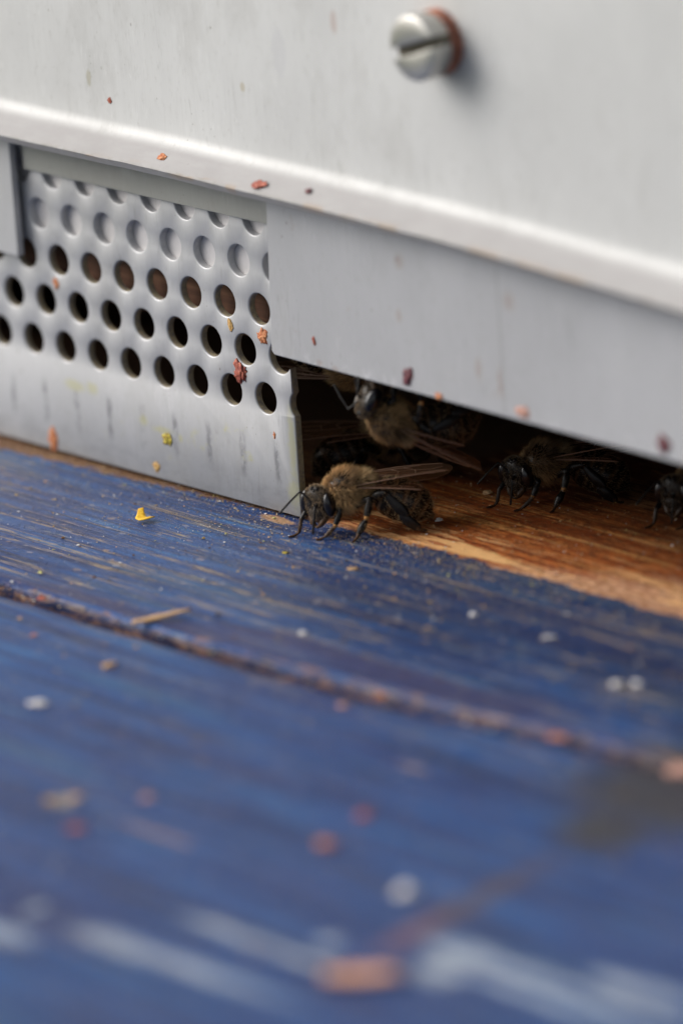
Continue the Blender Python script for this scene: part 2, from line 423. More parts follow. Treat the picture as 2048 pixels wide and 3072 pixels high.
    pp = g.spot(X, Y, 55.5, 3.6, 6.5, 1.25, g.noise(0.25, 1.2, 1.0, 4, 0.7, 59.0), 1.9, 0.3)
    wood = g.mix(g.mul(pp, 0.85), wood, g.mix(fineg, (0.80, 0.42, 0.15), (0.92, 0.58, 0.27)))
    for cx, cy, rx, ry in ((52.0, 3.4, 1.6, 0.35), (60.0, 2.5, 3.0, 0.3)):
        wood = g.mix(g.mul(g.spot(X, Y, cx, cy, rx, ry, wob, 1.6), 0.75), wood, (0.32, 0.06, 0.018))
    wood = g.mix(g.mul(g.step(X, 33.5, 36.5, 1.0, 0.0), 0.75), wood, (0.075, 0.048, 0.030))
    line = g.mt('MINIMUM', 1.85, g.add(-1.81, g.mul(X, 0.072)))
    line = g.add(line, g.add(g.mul(g.sub(g.noise(0.30, 0.3, 0.3, 6, 0.82, 71.0), 0.5), 4.2), g.mul(g.sub(g.noise(1.1, 1.6, 1.0, 5, 0.8, 107.0), 0.5), 3.0)))
    bare = g.step(g.sub(Y, line), -0.10, 0.16)
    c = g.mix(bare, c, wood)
    h = g.add(g.mul(fineg, 0.5), g.add(g.mul(dn, 0.55), g.mul(grain, 0.8)))
    h = g.sub(h, g.mul(bare, 0.4))
    h = g.add(h, g.sub(g.mul(g.mul(bare, wf), 0.9), g.add(g.mul(cut, 0.5), g.mul(wear, 0.3))))
    g.bump(h, 0.16, 0.85)
    rough = g.add(g.mix(bare, (0.40, 0.40, 0.40), (0.62, 0.62, 0.62)), g.mul(g.sub(dus, 0.5), 0.35))
    spec = g.mul(g.sub(0.20, g.mul(bare, 0.08)), g.sub(1.0, g.mul(cr, 0.9)))
    return g.done(c, rough, 0.0, spec)


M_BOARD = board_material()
g = G('old brown hive wood')
M_WALL = g.done(g.ramp(g.noise(0.05, 0.6, 0.9, 5, 0.6), [(0.3, (0.030, 0.012, 0.006)), (0.55, (0.11, 0.045, 0.022)), (0.75, (0.24, 0.12, 0.065))]), 0.75)
g = G('wood with tunnel shade painted in')
M_DARKWOOD = g.done(g.mix(g.noise(0.3, 0.8, 0.8, 4), (0.012, 0.006, 0.004), (0.035, 0.014, 0.008)), 0.7)  # near-black colour puts the tunnel's shade into the boards
g = G('lawn')
M_LAWN = g.done(g.mix(g.noise(0.02, 0.02, 0.02, 5), (0.035, 0.055, 0.018), (0.08, 0.11, 0.035)), 0.9)


def attr_material(name, rough, spec=0.5, coat=0.0, bump=None):
    g = G(name)
    a = g.attr('tint')
    if bump:
        g.bump(g.noise(bump, bump, bump, 4, 0.6), 0.03, 0.6)
    g.bsdf.inputs['Coat Weight'].default_value = coat
    return g.done(a.outputs['Color'], rough, 0.0, spec)


M_BEE = attr_material('bee cuticle', 0.24, 0.20, bump=9.0)
M_FUR = attr_material('bee hair', 0.55, 0.35)
M_GRIT = attr_material('loose grit', 0.75, 0.3)
g = G('bee eye')
M_EYE = g.done((0.006, 0.005, 0.006), 0.20, 0.0, 0.55)
g.bump(g.vor(22, 22, 22)[0], 0.01, 0.25)


def wing_material():
    g = G('bee wing membrane')
    tr = g.n.new('ShaderNodeBsdfTransparent')
    tr.inputs[0].default_value = (0.80, 0.70, 0.62, 1)
    mixn = g.n.new('ShaderNodeMixShader')
    g.done(g.mix(g.noise(0.6, 0.6, 0.6, 3), (0.13, 0.075, 0.045), (0.26, 0.15, 0.09)), 0.22, 0.0, 0.7)
    mixn.inputs[0].default_value = 0.17
    g.l.new(tr.outputs[0], mixn.inputs[1])
    g.l.new(g.bsdf.outputs[0], mixn.inputs[2])
    g.l.new(mixn.outputs[0], g.n['Material Output'].inputs['Surface'])
    return g.m


M_WING = wing_material()
g = G('bee wing vein')
M_VEIN = g.done((0.20, 0.115, 0.075), 0.35)


def speck_material(name, a, b, rough=0.7, scale=2.5, spec=0.3, sub=0.0):
    g = G(name)
    n = g.noise(scale, scale, scale, 4, 0.65)
    g.bump(n, 0.12, 0.8)
    return g.done(g.mix(g.step(n, 0.38, 0.64), a, b), rough, 0.0, spec)


M_RED = speck_material('red propolis', (0.23, 0.05, 0.035), (0.42, 0.13, 0.08), 0.55)
M_CHIP = speck_material('orange wood chip', (0.52, 0.25, 0.13), (0.78, 0.42, 0.24), 0.75, 1.2)
M_ORANGE = speck_material('orange propolis', (0.38, 0.12, 0.05), (0.58, 0.26, 0.12), 0.65)
M_PURPLE = speck_material('dark plum propolis', (0.075, 0.022, 0.035), (0.20, 0.07, 0.07), 0.5)
M_PINK = speck_material('faded pink propolis', (0.40, 0.20, 0.15), (0.55, 0.34, 0.28), 0.7)
M_OCHRE = speck_material('ochre wax', (0.36, 0.20, 0.06), (0.55, 0.36, 0.14), 0.6)
M_YELLOW = speck_material('yellow petal', (0.66, 0.36, 0.015), (0.80, 0.52, 0.05), 0.55)
M_POLLEN = speck_material('pollen lump', (0.16, 0.10, 0.02), (0.60, 0.50, 0.08), 0.8)
M_WHITE = speck_material('white grain', (0.55, 0.52, 0.50), (0.74, 0.72, 0.70), 0.6)
M_TAN = speck_material('tan wood chip', (0.40, 0.24, 0.12), (0.60, 0.40, 0.22), 0.75)


# ------------------------------------------------------------------ mesh helpers
def link_mesh(name, verts, faces, mat, parent=None, smooth=True, tint=None, mats=None, idx=None, loc=None):
    """One mesh object from millimetre data."""
    me = bpy.data.meshes.new(name)
    v = np.asarray(verts, dtype=float) * MM
    me.from_pydata(v.tolist(), [], faces if isinstance(faces, list) else faces.tolist())
    me.update()
    if smooth:
        me.polygons.foreach_set('use_smooth', [True] * len(me.polygons))
    for m_ in (mats or [mat]):
        me.materials.append(m_)
    if idx is not None:
        me.polygons.foreach_set('material_index', idx)
    if tint is not None:
        a = me.attributes.new('tint', 'FLOAT_COLOR', 'POINT')
        t = np.ones((len(v), 4), dtype=np.float32)
        t[:, :3] = tint
        a.data.foreach_set('color', t.ravel())
    o = bpy.data.objects.new(name, me)
    if loc is not None:
        o.location = Vector(loc) * MM
    o.parent = parent
    col.objects.link(o)
    return o


def empty(name, loc, rot=None):
    o = bpy.data.objects.new(name, None)
    o.empty_display_size = 0.005
    if rot is not None:
        o.matrix_world = rot
    o.location = Vector(loc) * MM
    col.objects.link(o)
    return o


def tag(o, label=None, cat=None, group=None, kind=None):
    for k, v in (('label', label), ('category', cat), ('group', group), ('kind', kind)):
        if v:
            o[k] = v
    return o


def bm_obj(name, bm, mat, parent=None, loc=None, smooth=False, bevel=None):
    """Link a bmesh given in millimetres."""
    if bevel:
        bmesh.ops.bevel(bm, geom=bm.edges[:], offset=bevel, segments=2, profile=0.6, affect='EDGES', clamp_overlap=True)
    bmesh.ops.recalc_face_normals(bm, faces=bm.faces[:])
    bmesh.ops.scale(bm, vec=(MM,) * 3, verts=bm.verts[:])
    me = bpy.data.meshes.new(name)
    bm.to_mesh(me)
    bm.free()
    if smooth:
        me.polygons.foreach_set('use_smooth', [True] * len(me.polygons))
    me.materials.append(mat)
    o = bpy.data.objects.new(name, me)
    if loc is not None:
        o.location = Vector(loc) * MM
    o.parent = parent
    col.objects.link(o)
    return o


def box_bm(x0, x1, y0, y1, z0, z1):
    bm = bmesh.new()
    bmesh.ops.create_cube(bm, size=1)
    for v in bm.verts:
        v.co = Vector(((x0 + x1) / 2 + v.co.x * (x1 - x0), (y0 + y1) / 2 + v.co.y * (y1 - y0), (z0 + z1) / 2 + v.co.z * (z1 - z0)))
    return bm


FLOOR = -33.0

# ------------------------------------------------------------------ landing board
GX = [-60, 0, 29, 56, 80, 97, 115, 140, 220]
GY = [-30.6, -30.4, -30.3, -30.2, -29.4, -27.6, -26.0, -24.6, -22.0]


def crack_y(x):
    return float(np.interp(x, GX, GY)) + 0.35 * mnoise.noise((x * 0.12, 3.1, 0)) + 0.12 * mnoise.noise((x * 0.6, 7.7, 0))


def build_board():
    xs = np.arange(-60, 220.1, 1.0)
    ys = np.concatenate([np.arange(-140, -36, 2.0), np.arange(-36, -20, 0.2), np.arange(-20, 8, 0.5), np.arange(8, 72.1, 2.0)])
    V, C = [], []
    for x in xs:
        gy = crack_y(x)
        amp = 0.75 + 0.35 * mnoise.noise((x * 0.2, 0, 5))
        for y in ys:
            d = y - gy
            z = -1.3 * amp * math.exp(-(d / 1.35) ** 4) + 0.14 * math.exp(-((d - 2.4) / 0.7) ** 2) + 0.10 * math.exp(-((d + 1.0) / 0.5) ** 2)
            fac = max(0.0, 1 - x / 75) * 0.35
            z -= fac * math.exp(-((d - 3.6) / 1.6) ** 2)
            z += 0.10 * mnoise.noise((x * 0.02, y * 0.12, 1)) + 0.035 * mnoise.noise((x * 0.08, y * 0.7, 4))
            if y > 2.2:
                z -= 0.05
            V.append((x, y, FLOOR + z))
            C.append(d)
    nx, ny = len(xs), len(ys)
    F = [(i * ny + j, (i + 1) * ny + j, (i + 1) * ny + j + 1, i * ny + j + 1) for i in range(nx - 1) for j in range(ny - 1)]
    ring = [i * ny for i in range(nx)] + [(nx - 1) * ny + j for j in range(1, ny)] + [i * ny + ny - 1 for i in range(nx - 2, -1, -1)] + [j for j in range(ny - 2, 0, -1)]
    b0 = len(V)
    for k in ring:
        V.append((V[k][0], V[k][1], FLOOR - 19))
        C.append(99)
    m = len(ring)
    for k in range(m):
        F.append((ring[(k + 1) % m], ring[k], b0 + k, b0 + (k + 1) % m))
    F.append(tuple(b0 + k for k in range(m)))
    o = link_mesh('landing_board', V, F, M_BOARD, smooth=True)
    a = o.data.attributes.new('crack_distance', 'FLOAT', 'POINT')
    a.data.foreach_set('value', C)
    tag(o, 'blue painted wooden landing board with a long crack, bare and red brown inside the entrance', 'landing board')


build_board()
g_bm = bmesh.new()
bmesh.ops.create_grid(g_bm, x_segments=2, y_segments=2, size=20000)
tag(bm_obj('ground', g_bm, M_LAWN, loc=(0, 0, -420)), kind='structure')

# ------------------------------------------------------------------ wooden hive wall with the dark tunnel behind it
wall_root = empty('hive_wall', (0, 30, -17))
tag(wall_root, 'brown wooden hive wall seen through the third row of holes in the perforated plate', 'hive wall')
bm_obj('front_board', box_bm(-60, 220, -27.5, -24.5, 0.0, 110), M_WALL, wall_root)
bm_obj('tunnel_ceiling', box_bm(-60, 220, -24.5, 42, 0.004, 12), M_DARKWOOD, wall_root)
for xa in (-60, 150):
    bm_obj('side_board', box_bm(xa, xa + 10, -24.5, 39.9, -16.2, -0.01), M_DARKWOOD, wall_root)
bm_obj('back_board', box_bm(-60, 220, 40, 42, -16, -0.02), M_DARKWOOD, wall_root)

tag(bm_obj('metal_backing_strip', box_bm(-60, 40, 0.82, 1.5, -10.9, 20), M_BACK, bevel=0.08),
    'pale metal strip behind the perforated plate, bright through its second row of holes', 'metal strip')


# ------------------------------------------------------------------ folded front panel, with its screw
def lip_dz(x, f):
    """The sheet sags a little along its length; f runs from the bend (0) to the free edge (1)."""
    return (1 - f) * -0.00034 * max(0.0, x - 25.0) ** 2 + f * -0.000375 * max(0.0, x - 18.0) ** 2


def build_panel():
    prof = [(-0.8, 95.0), (-0.8, 40.0), (-0.8, 20.0), (-0.8, 10.0), (-0.8, 6.0)]
    r, cy, cz = 1.6, -2.4, 4.6
    ang = math.radians(56)
    for k in range(0, 9):
        t = ang * k / 8
        prof.append((cy + r * math.cos(t), cz - r * math.sin(t)))
    y, z = prof[-1]
    dy, dz = -math.sin(ang), -math.cos(ang)
    L = (y + 3.8) / -dy
    for k in range(1, 5):
        prof.append((y + dy * L * k / 4, z + dz * L * k / 4))
    pts = [Vector(p) for p in prof]
    nrm = []
    for i, p in enumerate(pts):
        t = (pts[min(i + 1, len(pts) - 1)] - pts[max(i - 1, 0)]).normalized()
        nrm.append(Vector((-t.y, t.x)))                      # towards the wall side
    th = 0.85
    outer, inner = pts, [p + n * th * (1 if n.x > 0 or n.y < 0 else -1) for p, n in zip(pts, nrm)]
    xs = np.arange(-60, 220.1, 0.5)
    V, F = [], []
    m = len(pts)
    zoff = -(outer[-1].y) - 0.1
    fr = lambda i: max(0.0, min(1.0, (i - 4) / (m - 5)))
    for x in xs:
        wav = 0.10 * mnoise.noise((x * 0.07, 2, 0)) + 0.035 * mnoise.noise((x * 0.3, 4, 0))
        e = 0.05 * mnoise.noise((x * 1.3, 0, 0)) + 0.04 * mnoise.noise((x * 3.1, 5, 0))
        for i, p in enumerate(outer):
            w = 1.0 if i > 4 else (i / 4) ** 2
            jag = e if i == m - 1 else 0.0
            V.append((x, p.x - jag, p.y + w * (lip_dz(x, fr(i)) + zoff + wav) + jag * 0.4))
        for i, p in enumerate(inner):
            w = 1.0 if i > 4 else (i / 4) ** 2
            jag = e * 0.7 if i == m - 1 else 0.0
            V.append((x, p.x - jag, p.y + w * (lip_dz(x, fr(i)) + zoff + wav)))
    s = 2 * m
    for k in range(len(xs) - 1):
        a, b = k * s, (k + 1) * s
        for i in range(m - 1):
            F.append((a + i, a + i + 1, b + i + 1, b + i))
            F.append((a + m + i, b + m + i, b + m + i + 1, a + m + i + 1))
        F.append((a + m - 1, a + 2 * m - 1, b + 2 * m - 1, b + m - 1))
        F.append((a, b, b + m, a + m))
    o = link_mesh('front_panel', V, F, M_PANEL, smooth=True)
    o.data.set_sharp_from_angle(angle=math.radians(50))
    tag(o, 'pale brushed sheet metal front panel folded outward into a lip above the entrance', 'metal panel')
    return o


panel = build_panel()


def ring_y(bm, x, z, prof, seg=48, flip=False):
    """Surface of revolution about an axis along Y: prof = [(radius, y), ...]."""
    rings = []
    for r, y in prof:
        if r == 0:
            rings.append([bm.verts.new((x, y, z))])
        else:
            rings.append([bm.verts.new((x + r * math.cos(2 * math.pi * k / seg), y, z + r * math.sin(2 * math.pi * k / seg))) for k in range(seg)])
    for a, b in zip(rings, rings[1:]):
        for k in range(seg):
            k2 = (k + 1) % seg
            f = [a[k % len(a)], a[k2 % len(a)], b[k2 % len(b)], b[k % len(b)]]
            f = list(dict.fromkeys(f))
            if len(f) > 2:
                bm.faces.new(f)


def build_screw():
    root = bpy.data.objects.new('screw', None)
    root.empty_display_size = 0.004
    root.parent = panel
    root.location = Vector((61.7, -0.8, 16.65)) * MM
    col.objects.link(root)
    root['label'] = 'slotted steel screw with a rusty shank'
    bm = bmesh.new()
    ring_y(bm, 0, 0, [(0, -1.9), (3.0, -1.9), (3.05, -2.0), (3.05, -3.1), (2.92, -3.42), (2.65, -3.54), (0, -3.6)])
    bmesh.ops.recalc_face_normals(bm, faces=bm.faces[:])
    me = bpy.data.meshes.new('tmp_head')
    bm.to_mesh(me)
    bm.free()
    oh = bpy.data.objects.new('tmp_head', me)
    bc = box_bm(-4, 4, -6, -2.55, -0.5, 0.5)
    bmesh.ops.rotate(bc, verts=bc.verts[:], matrix=Matrix.Rotation(R(-18), 3, 'Y'))
    mc = bpy.data.meshes.new('tmp_cut')
    bc.to_mesh(mc)
    bc.free()
    oc = bpy.data.objects.new('tmp_cut', mc)
    col.objects.link(oh)
    col.objects.link(oc)
    md = oh.modifiers.new('b', 'BOOLEAN')
    md.object, md.operation, md.solver = oc, 'DIFFERENCE', 'EXACT'
    bv = oh.modifiers.new('v', 'BEVEL')
    bv.width, bv.segments, bv.limit_method, bv.angle_limit = 0.12, 2, 'ANGLE', R(50)
    dg = bpy.context.evaluated_depsgraph_get()
    me2 = bpy.data.meshes.new_from_object(oh.evaluated_get(dg))
    bpy.data.objects.remove(oh)
    bpy.data.objects.remove(oc)
    me2.transform(Matrix.Scale(MM, 4))
    me2.name = 'screw_head'
    me2.materials.clear()
    me2.materials.append(M_STEEL)
    me2.polygons.foreach_set('use_smooth', [True] * len(me2.polygons))
    me2.set_sharp_from_angle(angle=R(35))
    o = bpy.data.objects.new('screw_head', me2)
    o.parent = root
    col.objects.link(o)
    bm = bmesh.new()
    ring_y(bm, 0, 0, [(1.6, -1.2), (2.75, -1.2), (2.85, -1.3), (2.85, -1.8), (2.75, -1.9), (1.6, -1.9)])
    bm_obj('washer', bm, M_STEEL, root, smooth=False)
    bm = bmesh.new()
    ring_y(bm, 0, 0, [(2.0, 0.3), (2.95, 0.3), (3.0, -0.2), (2.9, -1.22), (2.0, -1.22)])
    bm_obj('shank', bm, M_RUST, root, smooth=False)


build_screw()

# ------------------------------------------------------------------ strip, left stop plate and entrance plate
tag(bm_obj('guide_strip', box_bm(-1.3, 35.9, -0.40, -0.05, -4.33, 0.55), M_GUIDE, bevel=0.07),
    'narrow grey metal strip under the lip, covering the top row of holes', 'metal strip')
tag(bm_obj('stop_plate', box_bm(-40, -2.05, -1.35, -0.55, -13.0, 0.6), M_ENTR, bevel=0.12),
    'grey metal stop plate at the left edge of the perforated plate', 'metal plate')


def build_entrance_plate():
    bm = bmesh.new()
    xs = list(np.linspace(35.2, 200, 60))
    prev = None
    for i, x in enumerate(xs):
        zb = -16.72 - 0.0125 * (x - 35.2)
        xt = x + (0.75 if i == 0 else 0)
        if i == 0:
            c = [(x - 0.25, -0.86, zb + 0.30), (xt - 0.1, -0.86, 0.6), (xt - 0.1, -0.06, 0.6), (x - 0.25, -0.06, zb + 0.30)]
        elif i == 1:
            x2 = 35.35
            c = [(x2, -0.86, zb + 0.03), (36.2, -0.86, 0.6), (36.2, -0.06, 0.6), (x2, -0.06, zb + 0.03)]
        else:
            c = [(x, -0.86, zb), (x, -0.86, 0.6), (x, -0.06, 0.6), (x, -0.06, zb)]
        r = [bm.verts.new(p) for p in c]
        if prev:
            for k in range(4):
                bm.faces.new((prev[k], prev[(k + 1) % 4], r[(k + 1) % 4], r[k]))
        else:
            bm.faces.new(r)
        prev = r
    bm.faces.new(prev)
    ed = [e for e in bm.edges if e.is_boundary or (len(e.link_faces) == 2 and e.calc_face_angle(0) > R(40))]
    bmesh.ops.recalc_face_normals(bm, faces=bm.faces[:])
    ed = [e for e in bm.edges if len(e.link_faces) == 2 and e.calc_face_angle(0) > R(40)]
    bmesh.ops.bevel(bm, geom=ed, offset=0.1, segments=2, profile=0.6, affect='EDGES', clamp_overlap=True)
    tag(bm_obj('entrance_plate', bm, M_ENTR), 'plain grey metal plate hanging over the top of the dark entrance', 'metal plate')


build_entrance_plate()


# ------------------------------------------------------------------ perforated plate
def build_perforated():
    XR, XL, ZB, ZT = 36.4, -45.0, -32.55, 2.6
    r0, r1, n = 1.66, 1.53, 36
    holes = []
    for row in range(-1, 6):
        off = 0.0 if row % 2 == 0 else -2.5
        for i in range(-9, 9):
            cx, cz = 5 * i + off, -4.33 * row
            if cx - 2.2 > XR or cx - 2.0 < XL or cz > ZT - 1.9:
                continue
            holes.append((cx, cz))
    pts, ringpt = [], []                     # ringpt: (hole, is rim) per point

    def addp(x, z, h=None):
        pts.append(Vector((x, z)))
        ringpt.append(h)
        return len(pts) - 1
    edges, polys = [], []
    right = [addp(XR, ZB)]
    cut = sorted([h for h in holes if h[0] + r0 > XR], key=lambda h: h[1])
    for (cx, cz) in cut:
        a = math.acos((XR - cx) / r0)
        # arc of the hole inside the plate, from the lower crossing round the far side to the upper one
        for k in range(0, 29):
            t = -a - (2 * math.pi - 2 * a) * k / 28
            right.append(addp(cx + r0 * math.cos(t), cz + r0 * math.sin(t), (cx, cz)))
        polys.append((cx, cz))
    right.append(addp(XR, ZT))
    outline = right + [addp(XL, ZT), addp(XL, ZB)]
    for a, b in zip(outline, outline[1:] + outline[:1]):
        edges.append((a, b))
    whole = [h for h in holes if h not in cut]
    for (cx, cz) in whole:
        ids = [addp(cx + r0 * math.cos(2 * math.pi * k / n), cz + r0 * math.sin(2 * math.pi * k / n), (cx, cz)) for k in range(n)]
        edges += list(zip(ids, ids[1:] + ids[:1]))
    vs, es, fs, ov, oe, of = delaunay_2d_cdt(pts, edges, [], 0, 1e-6)
    src = [o[0] if o else None for o in ov]
    hp = np.array(whole)
    hc = np.array(cut)
    out = [pts[k] for k in outline]

    def inside(p):
        c, j = False, len(out) - 1
        for i in range(len(out)):
            a, b = out[i], out[j]
            if (a.y > p.y) != (b.y > p.y) and p.x < (b.x - a.x) * (p.y - a.y) / (b.y - a.y) + a.x:
                c = not c
            j = i
        return c
    tri = []
    lim = r0 * math.cos(math.pi / n) - 0.002
    for f in fs:
        p = sum((vs[k] for k in f), Vector((0, 0))) / len(f)
        if np.min(np.hypot(hp[:, 0] - p.x, hp[:, 1] - p.y)) < lim or not inside(p):
            continue
        tri.append(tuple(f))
    nv = len(vs)

    def moved(k, r):
        p, h = vs[k], ringpt[src[k]] if src[k] is not None else None
        if h is None:
            return p
        d = Vector((p.x - h[0], p.y - h[1]))
        return Vector(h) + d.normalized() * r
    V = []
    for y, r in ((0.0, r0), (0.035, (r0 * 0.4 + r1 * 0.6)), (0.11, r1), (0.8, r1)):
        for k in range(nv):
            p = moved(k, r)
            V.append((p.x, y, p.y))
    F = [t[::1] for t in tri] + [tuple(3 * nv + k for k in reversed(t)) for t in tri]
    cnt = {}
    for t in tri:
        for a, b in zip(t, t[1:] + t[:1]):
            cnt[(a, b)] = cnt.get((a, b), 0) + 1
    flat = len(F)
    for (a, b) in cnt:
        if (b, a) not in cnt:
            for L in range(3):
                F.append((a + L * nv, a + (L + 1) * nv, b + (L + 1) * nv, b + L * nv))
    bm = bmesh.new()
    bv = [bm.verts.new(p) for p in V]
    for k, f in enumerate(F):
        try:
            fc = bm.faces.new([bv[i] for i in f])
            fc.smooth = k >= flat
        except ValueError:
            pass
    o = bm_obj('perforated_plate', bm, M_PERF)
    o.data.set_sharp_from_angle(angle=R(70))
    tag(o, 'perforated grey metal slide with rows of round holes, closing the left of the entrance', 'metal plate')


build_perforated()


# ------------------------------------------------------------------ bees
def frames(path):
    P = [Vector(p) for p in path]
    T = [(P[min(i + 1, len(P) - 1)] - P[max(i - 1, 0)]).normalized() for i in range(len(P))]
    return P, T


def tube(path, radii, seg=12, flat=1.0, ref=(0, 1, 0), caps=True):
    """Round-ended tapering tube; flat < 1 squeezes it along ref."""
    P, T = frames(path)
    V, F = [], []
    ref = Vector(ref)
    rows = []
    ext = [(P[0] - T[0] * radii[0] * 0.9, T[0], radii[0] * 0.35), (P[0] - T[0] * radii[0] * 0.55, T[0], radii[0] * 0.8)] + [(p, t, r) for p, t, r in zip(P, T, radii)] \
        + [(P[-1] + T[-1] * radii[-1] * 0.55, T[-1], radii[-1] * 0.8), (P[-1] + T[-1] * radii[-1] * 0.9, T[-1], radii[-1] * 0.35)]
    for p, t, r in ext:
        s = t.cross(ref)
        if s.length < 1e-4:
            s = t.cross(Vector((0.3, 0.2, 1)))
        s.normalize()
        b = s.cross(t).normalized()
        row = []
        for k in range(seg):
            a = 2 * math.pi * k / seg
            row.append(len(V))
            V.append(p + s * r * math.cos(a) + b * r * flat * math.sin(a))
        rows.append(row)
    for a, b in zip(rows, rows[1:]):
        for k in range(seg):
            F.append((a[k], a[(k + 1) % seg], b[(k + 1) % seg], b[k]))
    F.append(tuple(reversed(rows[0])))
    F.append(tuple(rows[-1]))
    return V, F


def blob(c, r, rot=None, fn=None, nu=28, nv=18):
    V, F = [], []
    c = Vector(c)
    for j in range(nv + 1):
        th = math.pi * j / nv
        for i in range(nu):
            ph = 2 * math.pi * i / nu
            p = Vector((math.sin(th) * math.cos(ph), math.sin(th) * math.sin(ph), math.cos(th)))
            if fn:
                p = fn(p)
            p = Vector((p.x * r[0], p.y * r[1], p.z * r[2]))
            if rot:
                p = rot @ p
            V.append(c + p)
    for j in range(nv):
        for i in range(nu):
            a, b = j * nu + i, j * nu + (i + 1) % nu
            F.append((a, a + nu, b + nu, b))
    return V, F


def densify(path, radii, n):
    P = [Vector(p) for p in path]
    out, rr = [], []
    for i in range(len(P) - 1):
        for k in range(n):
            t = k / n
            out.append(P[i].lerp(P[i + 1], t))
            rr.append(radii[i] + (radii[i + 1] - radii[i]) * t)
    out.append(P[-1])
    rr.append(radii[-1])
    return out, rr


def spline(path, vals, n):
    P = [np.array(p, float) for p in path]
    out, rr = [], []
    for i in range(len(P) - 1):
        p0, p1, p2, p3 = P[max(i - 1, 0)], P[i], P[i + 1], P[min(i + 2, len(P) - 1)]
        v0, v1, v2, v3 = vals[max(i - 1, 0)], vals[i], vals[i + 1], vals[min(i + 2, len(P) - 1)]
        for k in range(n):
            t = k / n
            f = lambda a, b, c_, d: 0.5 * (2 * b + (c_ - a) * t + (2 * a - 5 * b + 4 * c_ - d) * t * t + (3 * b - a - 3 * c_ + d) * t ** 3)
            out.append(Vector(f(p0, p1, p2, p3)))
            rr.append(f(v0, v1, v2, v3))
    out.append(Vector(P[-1]))
    rr.append(vals[-1])
    return out, rr


DARK = (0.013, 0.010, 0.008)
BROWN = (0.032, 0.020, 0.012)
AMBER = (0.50, 0.24, 0.07)
HEADC, HEADR = Vector((2.7, 0.5, 3.0)), (0.95, 1.72, 1.80)


def head_matrix(yaw):
    return Matrix.Rotation(R(yaw), 3, 'Z') @ Matrix.Rotation(R(4), 3, 'Y')


